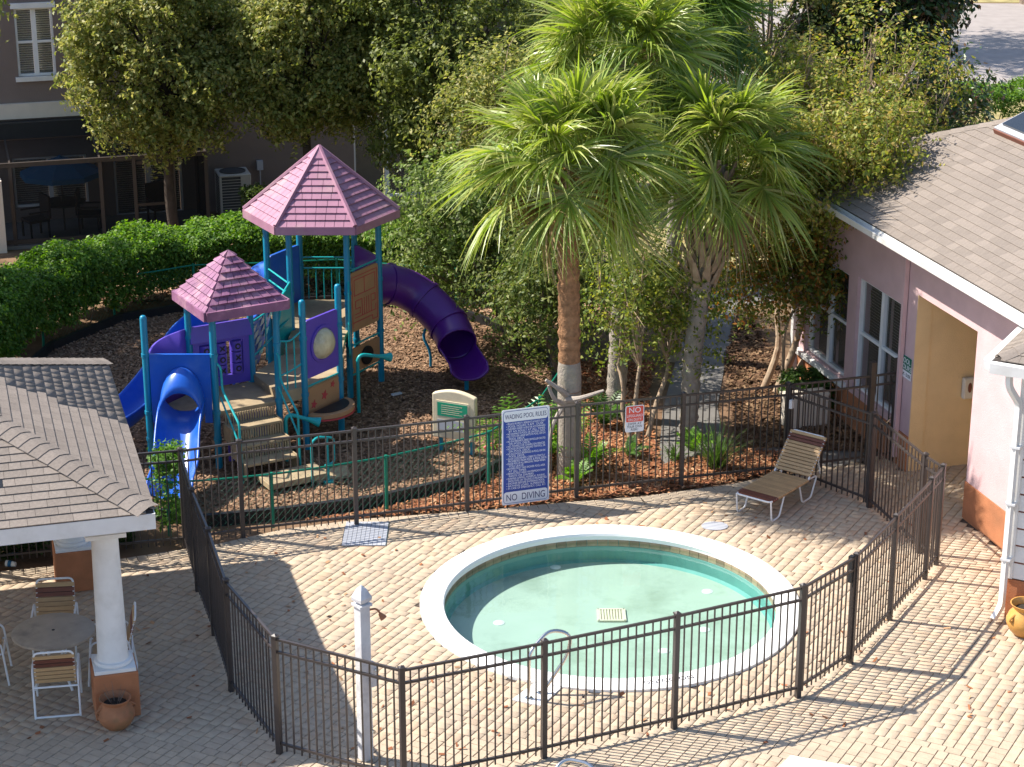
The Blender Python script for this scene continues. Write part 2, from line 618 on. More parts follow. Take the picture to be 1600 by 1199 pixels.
# pavers: strips at 45 degrees to the buildings, mix of 6x9 and 6x6 inch stones
PAV_A = A16 + math.radians(45)
ca, sa = math.cos(PAV_A), math.sin(PAV_A)
G_ = 0.067
pavers = []
def random_tiling(n, seed):
    # wraps round, so the block can repeat without a seam
    r = random.Random(seed)
    g = [[-1] * n for _ in range(n)]
    out = []
    def first_empty():
        for j in range(n):
            for i in range(n):
                if g[j][i] < 0: return i, j
        return None
    budget = [60000]
    def solve():
        budget[0] -= 1
        if budget[0] < 0: return False
        e = first_empty()
        if e is None: return True
        i, j = e
        ch = [(3, 2), (2, 3), (3, 2), (2, 3), (2, 2)]
        r.shuffle(ch)
        done = set()
        for (a, b) in ch:
            if (a, b) in done: continue
            done.add((a, b))
            cells = [((i + k) % n, (j + l) % n) for k in range(a) for l in range(b)]
            if any(g[y_][x_] >= 0 for x_, y_ in cells): continue
            for x_, y_ in cells: g[y_][x_] = len(out)
            out.append((i, j, a, b))
            if solve(): return True
            out.pop()
            for x_, y_ in cells: g[y_][x_] = -1
        return False
    return out if solve() else None


TN = 16
TIL = None
sd_ = 1
while TIL is None:
    TIL = random_tiling(TN, sd_)
    sd_ += 1
PER = TN * G_
for bi in range(-30, 31):
    for bj in range(-2, 36):
      xb, yb = (bj + .5) * PER * ca + (bi + .5) * PER * sa, (bj + .5) * PER * sa - (bi + .5) * PER * ca
      if not (-12 < xb < 12 and 16 < yb < 34): continue
      for (i_, j_, a_, b_) in TIL:
        wdt, ln = a_, b_
        cx, cy = bi * PER + (i_ + a_ / 2) * G_, bj * PER + (j_ + b_ / 2) * G_
        x, y = cy * ca + cx * sa, cy * sa - cx * ca
        if not (-9.6 < x < 9.6 and 18.2 < y < 31.6): continue
        if not inside((x, y), DECK): continue
        if math.hypot(x - POOL[0], y - POOL[1]) < R_OUT - 0.02: continue
        if min(seg_dist((x, y), EDGE[i], EDGE[i + 1]) for i in range(len(EDGE) - 1)) < 0.15: continue
        ss, tt = ST(x, y)
        if ss > 14.4 and tt < 25.7: continue
        if ss > 14.4 and tt > 27.7: continue
        pavers.append((x, y, ln * G_, wdt * G_))


def paver_geo(lx, ly):
    g, c, h = 0.004, 0.005, 0.014
    a, b = lx / 2 - g, ly / 2 - g
    vs = [(-a, -b, -h), (a, -b, -h), (a, b, -h), (-a, b, -h), (-a, -b, -c), (a, -b, -c), (a, b, -c), (-a, b, -c),
          (-a + c, -b + c, 0), (a - c, -b + c, 0), (a - c, b - c, 0), (-a + c, b - c, 0)]
    fs = [(0, 1, 5, 4), (1, 2, 6, 5), (2, 3, 7, 6), (3, 0, 4, 7), (4, 5, 9, 8), (5, 6, 10, 9), (6, 7, 11, 10), (7, 4, 8, 11), (8, 9, 10, 11)]
    return vs, fs


def infr(x, y):
    u, v = project(x, y, 0)
    return 8 < u < 1592 and 8 < v < 1192 and not (u < 235 and v < 835) and not (1560 < u and v < 1000)


vis = sorted([p for p in pavers if infr(p[0], p[1])], key=lambda p: p[1])
first = set(id(p) for p in vis[:300])
PAVM = {}
fieldV, fieldF, fieldC = [], [], []
nV = 0
for pv in pavers:
    x, y, lx, ly = pv
    dz = NR.normal(0, 0.0012)
    tilt = (NR.normal(0, 0.004), NR.normal(0, 0.004))
    key = (round(lx, 3), round(ly, 3))
    if id(pv) in first:
        if key not in PAVM:
            vs, fs = paver_geo(lx, ly)
            PAVM[key] = MB().add(vs, fs).mesh('paver')
            PAVM[key].materials.append(MATS['paver_single'])
        o = place('paver', PAVM[key], deck, Matrix.Translation((x, y, dz)) @ Matrix.Rotation(PAV_A, 4, 'Z') @ Matrix.Rotation(tilt[0], 4, 'X') @ Matrix.Rotation(tilt[1], 4, 'Y'))
    else:
        vs, fs = paver_geo(lx, ly)
        va = np.array(vs)
        va[:, 2] += va[:, 0] * tilt[0] + va[:, 1] * tilt[1] + dz
        fieldV.append(np.stack([va[:, 0] * ca - va[:, 1] * sa + x, va[:, 0] * sa + va[:, 1] * ca + y, va[:, 2]], 1))
        fieldF.append(np.array(fs) + nV)
        nV += len(vs)
        base = np.array((0.435, 0.346, 0.252)) * (1 + NR.uniform(-0.06, 0.06))
        if NR.random() < 0.2: base = base * np.array((1.02, 0.96, 0.92))
        fieldC.append(np.repeat(base[None], len(fs), 0))
npmesh('paver_field', np.concatenate(fieldV), np.concatenate(fieldF), 'paver', deck, np.concatenate(fieldC), kind='stuff')
# soldier course along the planted edge
MBs = None
for i in range(len(EDGE) - 1):
    a, b = Vector(EDGE[i]), Vector(EDGE[i + 1])
    L = (b - a).length
    n = max(1, round(L / 0.155))
    ang = math.atan2(b.y - a.y, b.x - a.x)
    nx, ny = math.sin(ang), -math.cos(ang)
    for k in range(n):
        c = a.lerp(b, (k + 0.5) / n)
        key = ('b', round(L / n, 3))
        if key not in PAVM:
            vs, fs = paver_geo(L / n, 0.23)
            PAVM[key] = MB().add(vs, fs).mesh('edge_paver')
            PAVM[key].materials.append(MATS['paver_single'])
        place('edge_paver', PAVM[key], deck, Matrix.Translation((c.x + nx * 0.12, c.y + ny * 0.12, 0.008)) @ Matrix.Rotation(ang, 4, 'Z'))

# playground mulch bed
MUL = [(-4.6, 28.45), (-3.4, 28.75), (-2.1, 29.2), (-0.6, 30.1), (0.25, 31.4), (0.75, 33.2), (0.75, 35.6), (0.1, 37.4), (-1.2, 39.0),
       (-3.5, 39.6), (-6.2, 39.2), (-7.6, 38.4), (-8.6, 36.6), (-8.9, 34.5), (-8.4, 31.5), (-6.8, 29.2)]
mb = MB().add([(x, y, -0.02) for x, y in MUL], [tuple(range(len(MUL)))])
o = mb.build('mulch_bed', 'mulch'); o['kind'] = 'structure'
# black plastic edging round it
for i in range(len(MUL)):
    a, b = Vector(MUL[i]), Vector(MUL[(i + 1) % len(MUL)])
    ang = math.atan2(b.y - a.y, b.x - a.x)
    if i == 0: EDG = thing('bed_edging', 'black plastic border timbers around the playground mulch', 'edging', (-4.6, 28.45, 0))
    c = (a + b) / 2
    MB().box((c.x, c.y, 0.05), ((b - a).length + 0.02, 0.09, 0.2), ang).build('timber', 'black_plastic', EDG)


def scatter_chips(name, poly, n, l, wd, cols, seed, z=-0.012, lift=0.03, avoid=None):
    r = np.random.default_rng(seed)
    xs = [q[0] for q in poly]; ys = [q[1] for q in poly]
    P = []
    while len(P) < n:
        c = np.stack([r.uniform(min(xs), max(xs), 4000), r.uniform(min(ys), max(ys), 4000)], 1)
        P += [q for q in c if inside(q, poly) and not (avoid and math.hypot(q[0] - avoid[0], q[1] - avoid[1]) < avoid[2])]
    P = np.array(P[:n])
    a = r.uniform(0, 2 * np.pi, n)
    L = l * r.uniform(0.5, 1.4, n); W = wd * r.uniform(0.6, 1.4, n)
    u = np.stack([np.cos(a), np.sin(a), r.normal(0, 0.25, n)], 1) * (L / 2)[:, None]
    v = np.stack([-np.sin(a), np.cos(a), r.normal(0, 0.35, n)], 1) * (W / 2)[:, None]
    c = np.concatenate([P, (z + r.uniform(0.004, lift, n))[:, None]], 1)
    V = np.stack([c - u - v, c + u - v, c + u + v, c - u + v], 1).reshape(-1, 3)
    F = np.arange(4 * n).reshape(-1, 4)
    cols = np.array(cols)
    cc = cols[r.integers(0, len(cols), n)] * r.uniform(0.85, 1.15, n)[:, None]
    o = npmesh(name, V, F, 'chip', None, cc, kind='stuff')
    return o


CH = [(0.25, 0.145, 0.085), (0.30, 0.185, 0.115), (0.18, 0.105, 0.065), (0.34, 0.22, 0.14), (0.21, 0.125, 0.075)]
tagobj(scatter_chips('wood_chips', MUL, 65000, 0.055, 0.024, CH, 3, lift=0.022), 'brown wood chips covering the playground floor', 'mulch')
BED = [(-3.2, 28.6), (-2.1, 28.8), (-0.5, 29.1), (1.0, 29.45), (2.2, 29.7), (3.5, 30.2), (4.2, 30.6), (4.4, 31.4), (3.7, 31.6), (2.4, 30.9), (2.3, 33.5), (2.6, 36), (0.9, 36), (0.9, 33.2), (0.4, 31.4), (-0.6, 29.95), (-2.0, 29.05)]
ST1 = [(0.30, 0.12, 0.055), (0.36, 0.17, 0.08), (0.20, 0.085, 0.045), (0.42, 0.25, 0.14), (0.26, 0.10, 0.05)]
tagobj(scatter_chips('pine_straw', BED, 15000, 0.13, 0.022, ST1, 5, z=-0.04, lift=0.05), 'reddish pine straw and fallen leaves behind the wading pool fence', 'mulch')
ST2 = [(0.13, 0.07, 0.04), (0.17, 0.10, 0.055), (0.09, 0.05, 0.03), (0.22, 0.14, 0.08)]
BED2 = [(3.7, 31.7), (6.3, 31.4), (5.0, 35.2), (4.6, 40), (3.9, 36)]
tagobj(scatter_chips('leaf_litter', BED2, 9000, 0.09, 0.03, ST2, 6, z=-0.04, lift=0.05), 'brown leaf litter in the bed beside the pink building', 'mulch')
tagobj(scatter_chips('stray_leaves', [(-6.5, 20.5), (6.5, 22), (6.2, 28.5), (3, 29.4), (-2, 28.4), (-6.5, 26.5)], 170, 0.07, 0.03, ST1, 9, z=0.004, lift=0.012, avoid=(POOL[0], POOL[1], R_OUT + 0.05)), 'few brown stray leaves scattered over the pavers', 'leaves')
BED3 = [(-9.8, 39.5), (-3.5, 40.2), (-1, 39.4), (0.5, 37.8), (2.2, 38.2), (2.0, 43.0), (-3.2, 44.5), (-9.8, 43.5)]
tagobj(scatter_chips('dry_leaves', BED3, 16000, 0.12, 0.04, [(0.36, 0.22, 0.14), (0.45, 0.30, 0.19), (0.24, 0.13, 0.08)], 8, z=-0.04, lift=0.05), 'pinkish dry leaves on the ground behind the hedge', 'mulch')

# walkway, lawn, road
def sheet(name, pts, z, mat):
    o = MB().add([(x, y, z) for x, y in pts], [tuple(range(len(pts)))]).build(name, mat)
    o['kind'] = 'structure'
    return o


sheet('path', [(2.35, 30.9), (3.5, 31.6), (3.55, 33.6), (3.95, 36.2), (4.6, 39.3), (6.2, 40.6), (9, 42), (8.6, 43.2), (4.9, 41.6), (3.6, 39.6), (3.05, 36.3), (2.6, 33.5)], -0.03, 'concrete_path')
sheet('gate_path', [(3.5, 31.6), (2.9, 30.95), (4.3, 30.65), (6.2, 31.0), (5.9, 31.9)], -0.034, 'concrete_path')
sheet('lawn', [(-3, 43), (3.0, 40.8), (5.0, 42.2), (9, 43.6), (14, 47), (60, 44), (60, 58.5), (15.4, 58.8), (13.4, 60.2), (8, 60.2), (-8, 58)], -0.038, 'dry_grass')
road = [(-60, 62), (8, 61), (13.4, 61), (15.4, 59.8), (16.5, 57), (19, 54), (60, 52), (60, 76), (-60, 79)]
sheet('road', road, -0.036, 'road')
sheet('far_lawn', [(-60, 79.2), (60, 76.2), (60, 140), (-60, 140)], -0.036, 'dry_grass')
kb = MB()
kp = [(8, 61), (13.4, 61), (15.4, 59.8), (16.5, 57), (19, 54), (40, 53)]
for i in range(len(kp) - 1):
    a, b = Vector(kp[i]), Vector(kp[i + 1])
    c = (a + b) / 2
    kb.box((c.x, c.y, 0.03), ((b - a).length + 0.1, 0.22, 0.16), math.atan2(b.y - a.y, b.x - a.x))
o = kb.build('kerb', 'kerb', bevel=0.02); o['kind'] = 'structure'

# ------------------------------------------------------------------ wading pool
pool = thing('wading_pool', 'round shallow wading pool with white coping and green water', 'pool', (POOL[0], POOL[1], 0))
cp = [(R_OUT, -0.02), (R_OUT, 0.03), (R_OUT - 0.02, 0.042), (R_IN + 0.03, 0.042), (R_IN, 0.03), (R_IN - 0.015, -0.005), (R_IN, -0.05), (R_IN, -0.07)]
MB().lathe(cp, (POOL[0], POOL[1], 0), 128).build('coping', 'coping', pool, smooth=True)
wl = [(R_IN + 0.012, -0.055), (R_IN + 0.012, -0.17), (R_IN, -0.18), (R_IN, -0.38), (R_IN - 0.06, -0.41)]
MB().lathe(wl, (POOL[0], POOL[1], 0), 96).build('basin_wall', 'pool_wall', pool, smooth=True)
fl = MB()
fl.lathe([(R_IN - 0.055, -0.408), (R_IN * 0.5, -0.42), (0.01, -0.43)], (POOL[0], POOL[1], 0), 96)
fl.build('basin_floor', 'pool_floor', pool, smooth=True)
tm = MB().box((0, 0, 0), (0.148, 0.012, 0.10)).mesh('tile')
tm.materials.append(MATS['pool_tile'])
NT = 92
for k in range(NT):
    a = 2 * math.pi * k / NT
    place('waterline_tile', tm, pool, Matrix.Rotation(a, 4, 'Z') @ Matrix.Translation((R_IN + 0.004, 0, -0.12)) @ Matrix.Rotation(math.pi / 2, 4, 'Z'))
mb = MB()
vs = [(POOL[0], POOL[1], -0.105)]
n = 96
vs += [(POOL[0] + (R_IN + 0.002) * math.cos(2 * math.pi * k / n), POOL[1] + (R_IN + 0.002) * math.sin(2 * math.pi * k / n), -0.105) for k in range(n)]
mb.add(vs, [(0, 1 + k, 1 + (k + 1) % n) for k in range(n)])
mb.build('water', 'water', pool, label='clear greenish pool water', recalc=False)
# grate and floor fittings
gx, gy = 1.39, 26.2
g = MB()
for k in range(9):
    g.box((gx - 0.16 + k * 0.04, gy, -0.412), (0.022, 0.34, 0.02), None)
g.box((gx, gy - 0.18, -0.412), (0.38, 0.03, 0.024)); g.box((gx, gy + 0.18, -0.412), (0.38, 0.03, 0.024))
g.box((gx - 0.185, gy, -0.412), (0.03, 0.38, 0.024)); g.box((gx + 0.185, gy, -0.412), (0.03, 0.38, 0.024))
g.box((gx, gy, -0.424), (0.34, 0.34, 0.008))
g.build('drain_grate', 'cream', pool)
for (fx, fy) in ((0.64, 27.8), (-0.18, 25.96), (2.8, 26.97), (2.65, 25.75), (2.05, 25.11)):
    rr = math.hypot(fx - POOL[0], fy - POOL[1])
    MB().lathe([(0.085, -0.02), (0.08, 0.012), (0.04, 0.025), (0.001, 0.03)], (fx, fy, -0.43 + 0.01 * rr / 2), 16).build('floor_inlet', 'white_frame', pool)
# painted warning on the coping, read from the water side
tx = POOL[0] + 2.44 * math.cos(math.radians(-75)); ty = POOL[1] + 2.44 * math.sin(math.radians(-75))
ua = math.radians(-75 + 90)
text_part('NO DIVING', 0.13, (tx + 0.02 * math.cos(ua + 1.57), ty + 0.05, 0.044), (-math.cos(ua), -math.sin(ua), 0), (math.sin(ua), -math.cos(ua), 0), 'ink', pool, align='CENTER')
# steel grab rail on its pad
gr = thing('grab_rail', 'bent stainless steel grab rail on a white pad at the wading pool edge', 'handrail', (0.3, 23.0, 0))
MB().prism([(0.0, 22.93), (0.36, 22.77), (0.65, 23.30), (0.32, 23.42)], 0.0, 0.02).build('base_pad', 'coping', gr)
pts = fillet([(0.21, 22.95, 0.0), (0.21, 22.95, 0.66), (0.47, 23.22, 0.84), (0.74, 23.22, 0.78), (0.70, 23.20, 0.50), (0.36, 23.08, 0.0)], 0.14, 6)
MB().tube(pts, 0.024, 10).build('rail', 'steel', gr, smooth=True)
MB().lathe([(0.05, 0.02), (0.05, 0.035), (0.026, 0.04)], (0.21, 22.95, 0), 14).build('flange', 'steel', gr)
MB().lathe([(0.05, 0.02), (0.05, 0.035), (0.026, 0.04)], (0.36, 23.08, 0), 14).build('flange', 'steel', gr)
# second rail and big-pool coping, cut by the picture edge
g2 = thing('pool_handrail', 'bent steel handrail standing on the pavers before the fence', 'handrail', (0.6, 19.9, 0))
pts = fillet([(0.46, 19.75, 0), (0.47, 20.0, 0.74), (0.60, 20.1, 0.80), (0.88, 20.0, 0.79), (1.0, 19.75, 0.55), (1.05, 19.5, 0)], 0.12, 6)
MB().tube(pts, 0.024, 10).build('rail', 'steel', g2, smooth=True)
bc = thing('pool_coping_slab', 'white painted coping slab at the corner of the larger pool', 'coping', (3.4, 21.2, 0))
MB().prism([(3.28, 21.53), (2.95, 21.0), (2.3, 19.2), (4.2, 18.6), (5.0, 20.9), (3.7, 21.37)], 0.0, 0.035).build('slab', 'coping', bc, bevel=0.01)
dg_ = thing('deck_drain', 'grey metal drain cover set in the pavers near the playground fence', 'drain cover', (-2.16, 28.1, 0))
g = MB()
for k in range(10):
    g.box((-2.16 - 0.29 + 0.064 * k, 28.08, 0.010), (0.058, 0.86, 0.006))
g.build('slat', 'grey_plate', dg_)
MB().box((-2.16, 28.08, 0.004), (0.66, 0.9, 0.006)).build('frame', 'steel', dg_)
MB().prism([(3.02 + 0.2 * math.cos(k * math.pi / 8), 28.36 + 0.16 * math.sin(k * math.pi / 8)) for k in range(16)], 0.002, 0.012).build('valve_lid', 'grey_plate')
tagobj(bpy.data.objects['valve_lid'], 'pale grey valve lid in the pavers beside the lounger', 'lid')

# ------------------------------------------------------------------ fences
FH = 1.53
PK = MB().box((0, 0, (0.05 + FH - 0.02) / 2), (0.016, 0.016, FH - 0.07)).mesh('picket')
PK.materials.append(MATS['fence_metal'])


def post_mesh(h, wd=0.062):
    b = MB().box((0, 0, h / 2), (wd, wd, h))
    b.box((0, 0, h + 0.008), (wd + 0.014, wd + 0.014, 0.016))
    b.add([(-wd / 2, -wd / 2, h + 0.016), (wd / 2, -wd / 2, h + 0.016), (wd / 2, wd / 2, h + 0.016), (-wd / 2, wd / 2, h + 0.016), (0, 0, h + 0.04)],
          [(0, 1, 4), (1, 2, 4), (2, 3, 4), (3, 0, 4)])
    me = b.mesh('post')
    me.materials.append(MATS['fence_metal'])
    return me


POSTM = post_mesh(FH)
TALLP = post_mesh(1.72, 0.085)


def fence(name, label, pts, ends=(True, True), tall=(), gate=False, cat='fence'):
    root = thing(name, label, cat, (pts[0][0], pts[0][1], 0))
    o0 = Vector((pts[0][0], pts[0][1], 0))
    for i, p_ in enumerate(pts):
        if (i == 0 and not ends[0]) or (i == len(pts) - 1 and not ends[1]): continue
        j = min(i, len(pts) - 2)
        ang = math.atan2(pts[j + 1][1] - pts[j][1], pts[j + 1][0] - pts[j][0])
        place('post', TALLP if i in tall else POSTM, root, Matrix.Translation(Vector((p_[0], p_[1], 0)) - o0) @ Matrix.Rotation(ang, 4, 'Z'))
    for i in range(len(pts) - 1):
        a, b = Vector((*pts[i], 0)), Vector((*pts[i + 1], 0))
        d = b - a
        L = d.length
        ang = math.atan2(d.y, d.x)
        sh = 0.05 if gate else 0.034
        c = (a + b) / 2
        for (z, hh) in ((FH - 0.03, 0.03), (FH - 0.19, 0.03), (0.14, 0.032)):
            MB().box((c.x, c.y, z), (L - 2 * sh, 0.03, hh), ang).build('rail', 'fence_metal', root)
        if gate:
            for e in (a + d * (0.055 / L), b - d * (0.055 / L)):
                MB().box((e.x, e.y, (FH + 0.06) / 2), (0.04, 0.04, FH - 0.08), ang).build('stile', 'fence_metal', root)
        n = max(2, round(L / 0.106))
        for k in range(1, n):
            q = a + d * (k / n)
            place('picket', PK, root, Matrix.Translation(q - o0) @ Matrix.Rotation(ang + NR.normal(0, 0.02), 4, 'Z') @ Matrix.Rotation(NR.normal(0, 0.002), 4, 'X'))
    return root


BACKP = [(-4.75, 27.6), (-3.95, 27.93), (-2.32, 28.42), (-0.68, 28.93), (0.99, 29.5), (2.64, 29.95), (4.31, 30.42)]
LEFTP = [(-4.75, 27.6), (-4.36, 26.1), (-3.95, 24.75), (-3.52, 23.18), (-2.75, 21.63)]
FRONTP = [(-2.75, 21.63), (-1.24, 20.84), (0.375, 21.52), (1.96, 22.23), (3.56, 23.02)]
RIGHTP = [(4.36, 23.95), (5.08, 25.2), (5.80, 26.5), (6.05, 26.98)]
BR = [(6.05, 26.98), (5.88, 27.4), (5.43, 29.08)]
fence('pool_fence', 'back run of dark metal picket fence beside the playground, carrying the rules sign', BACKP)
fence('garden_fence', 'dark metal picket fence run behind the pavilion columns', [(-4.75, 27.62), (-6.4, 27.22), (-8.0, 26.83), (-9.5, 26.45)], ends=(False, True))
fence('pool_fence', 'dark metal picket fence run between the pavilion and the wading pool', LEFTP, ends=(False, False))
fence('pool_fence', 'dark metal picket fence run in front of the steel grab rail and shower post', FRONTP)
fence('pool_fence', 'dark metal picket fence run casting long shadow towards the white downspout', RIGHTP)
fence('pool_fence', 'short dark metal fence run before the yellow breezeway', BR, ends=(False, True))
gt = fence('pool_gate', 'dark metal picket gate beside the pool coping with latch', [(3.56, 23.02), (4.36, 23.95)], ends=(False, False), gate=True, cat='gate')
MB().box((4.29, 23.90, 1.35), (0.07, 0.06, 0.36), 0.86).build('latch', 'black_plastic', gt)
g2t = fence('pool_gate', 'dark metal picket gate behind the strap lounger', [(5.43, 29.08), (4.31, 30.42)], ends=(False, False), gate=True, cat='gate')
MB().box((4.36, 30.33, 1.22), (0.06, 0.05, 0.14), 0.86).build('latch', 'weathered_white', g2t)
wf = fence('side_fence', 'dark metal fence and tall posts meeting the wall below the green sign', [(4.31, 30.42), (5.69, 30.85), (6.12, 31.02)], ends=(False, True), tall=(1, 2))
tb = fillet([(6.05, 30.98, 0.75), (5.92, 30.9, 0.62), (5.78, 30.86, 0.95)], 0.1)
MB().tube(tb, 0.012, 6).build('push_bar', 'steel', wf, smooth=True)

# ------------------------------------------------------------------ signs on the fence
def fence_frame(a, b):
    d = Vector((b[0] - a[0], b[1] - a[1], 0)).normalized()
    return d, Vector((d.y, -d.x, 0))        # along, towards camera


d, nn = fence_frame((-0.68, 28.93), (0.99, 29.5))
sg = thing('rules_sign', 'large white and blue wading pool rules sign hung on the fence', 'sign', (0.2, 29.2, 0.0))
o0 = Vector((-0.17, 29.105, 0)) + nn * 0.05
Z = Vector((0, 0, 1))


def board(name, mat, parent, o, d, nn, u0, u1, z0, z1, th, r=0.0, lift=0.0):
    pts = []
    if r:
        for (cx, cz, a0) in ((u1 - r, z1 - r, 0), (u0 + r, z1 - r, 90), (u0 + r, z0 + r, 180), (u1 - r, z0 + r, 270)):
            for k in range(5):
                a = math.radians(a0 + 22.5 * k)
                pts.append(o + d * (cx + r * math.cos(a)) + Z * (cz + r * math.sin(a)) + nn * lift)
    else:
        pts = [o + d * u + Z * z + nn * lift for u, z in ((u0, z0), (u1, z0), (u1, z1), (u0, z1))]
    return MB().slab(pts, nn, th).build(name, mat, parent)


board('board', 'sign_white', sg, o0, d, nn, 0, 0.76, 0.04, 1.58, 0.006, 0.03)
board('border', 'sign_blue', sg, o0, d, nn, 0.022, 0.738, 0.062, 1.558, 0.002, 0.05, 0.006)
board('header', 'sign_white', sg, o0, d, nn, 0.03, 0.73, 1.385, 1.55, 0.0015, 0.04, 0.008)
board('footer', 'sign_white', sg, o0, d, nn, 0.03, 0.73, 0.07, 0.25, 0.0015, 0.04, 0.008)
text_part('WADING POOL RULES', 0.105, o0 + d * 0.38 + Z * 1.43 + nn * 0.0105, d, Z, 'sign_navy', sg, align='CENTER', maxw=0.66)
text_part('NO  DIVING', 0.155, o0 + d * 0.38 + Z * 0.105 + nn * 0.0105, d, Z, 'sign_navy', sg, align='CENTER', maxw=0.62)
RULES = ['\u2022 PRIVATE PROPERTY, RESIDENTS & GUESTS ONLY', '\u2022 POOL HOURS: 9 AM - DUSK', '\u2022 CHILDREN UNDER 16 MUST BE ACCOMPANIED', '   BY AN ADULT AT ALL TIMES.',
         '\u2022 NO ANIMALS IN POOL OR ON POOL DECK.', '\u2022 NO TOYS OR LARGE RAFTS IN POOL OR ON', '   POOL DECK.', '\u2022 NO SKATEBOARDS, BIKES OR ROLLER SKATES', '   ON POOL DECK.',
         '\u2022 NO TOWELS OR CHAIRS ON FENCES.', '\u2022 NO FOOD OR DRINKS AROUND THE POOL, OR', '   ON POOL DECK.', '\u2022 NO ALCOHOLIC BEVERAGES IN POOL OR ON', '   POOL DECK.',
         '\u2022 GLASS CONTAINERS / OBJECTS STRICTLY', '   PROHIBITED FROM POOL & POOL DECK.', '\u2022 PLEASE PICK UP ALL PERSONAL TRASH WHEN', '   YOU LEAVE.', '\u2022 BATHERS MUST TAKE SHOWER POOL AREA',
         '   AT ALL TIMES.', '\u2022 INFANTS MUST WEAR WATERPROOF SWIM', '   PANTS OR DIAPERS.', '\u2022 RUNNING, JUMPING, HORSEPLAY, PUSHING,', '   SHOUTING OR YELLING IS PROHIBITED.',
         '\u2022 SHOWER BEFORE ENTERING POOL.', '\u2022 BATHING LOAD: 16 PERSONS.', '\u2022 IN CASE OF EMERGENCY, CALL 911']
for i, s_ in enumerate(RULES):
    text_part(s_, 0.0455, o0 + d * 0.07 + Z * (1.335 - i * 0.0402) + nn * 0.0085, d, Z, 'sign_white', sg, maxw=0.62)
d, nn = fence_frame((0.99, 29.5), (2.64, 29.95))
sn = thing('lifeguard_sign', 'small red and white no lifeguard sign on the fence', 'sign', (1.87, 29.72, 1.0))
o0 = Vector((1.72, 29.70, 0)) + nn * 0.045
board('board', 'sign_white', sn, o0, d, nn, 0, 0.30, 1.0, 1.43, 0.005, 0.03)
board('red_field', 'sign_red', sn, o0, d, nn, 0.012, 0.288, 1.165, 1.418, 0.0015, 0.02, 0.005)
text_part('NO', 0.125, o0 + d * 0.15 + Z * 1.315 + nn * 0.0075, d, Z, 'sign_white', sn, align='CENTER')
text_part('LIFEGUARD', 0.06, o0 + d * 0.15 + Z * 1.245 + nn * 0.0075, d, Z, 'sign_white', sn, align='CENTER', maxw=0.25)
text_part('ON DUTY', 0.06, o0 + d * 0.15 + Z * 1.182 + nn * 0.0075, d, Z, 'sign_white', sn, align='CENTER', maxw=0.22)
for i, s_ in enumerate(('SWIM AT', 'YOUR OWN', 'RISK!')):
    text_part(s_, 0.055, o0 + d * 0.15 + Z * (1.115 - 0.047 * i) + nn * 0.006, d, Z, 'ink', sn, align='CENTER', maxw=0.24)

# ------------------------------------------------------------------ shower post
sp = thing('shower_post', 'weathered white square shower post with bronze shower head inside the fence', 'shower', (-1.72, 21.5, 0))
r45 = math.radians(40)
MB().box((-1.72, 21.5, 1.0), (0.135, 0.135, 2.0), r45).build('post', 'weathered_white', sp, bevel=0.008)
MB().box((-1.72, 21.5, 2.005), (0.175, 0.175, 0.03), r45).build('collar', 'weathered_white', sp)
cpv = MB().lathe([(0.06, 2.02), (0.115, 2.06), (0.12, 2.10), (0.06, 2.2), (0.001, 2.25)], (-1.72, 21.5, 0), 4)
cpv.build('post_cap', 'weathered_white', sp)
MB().tube(fillet([(-1.66, 21.5, 1.93), (-1.55, 21.49, 1.96), (-1.50, 21.48, 1.88)], 0.05), 0.012, 6).build('shower_arm', 'terracotta', sp)
MB().tube([(-1.515, 21.48, 1.90), (-1.47, 21.475, 1.84)], [0.02, 0.045], 10).build('shower_head', 'terracotta', sp)
MB().box((-1.62, 21.49, 1.12), (0.07, 0.09, 0.30), r45).build('valve_box', 'weathered_white', sp, bevel=0.005)
MB().tube([(-1.58, 21.46, 1.19), (-1.54, 21.43, 1.19)], 0.018, 8).build('push_button', 'steel', sp)
MB().tube([(-1.64, 21.42, 0.42), (-1.60, 21.38, 0.42)], 0.022, 8).build('hose_tap', 'steel', sp)


# ------------------------------------------------------------------ shingles
SHM = {}


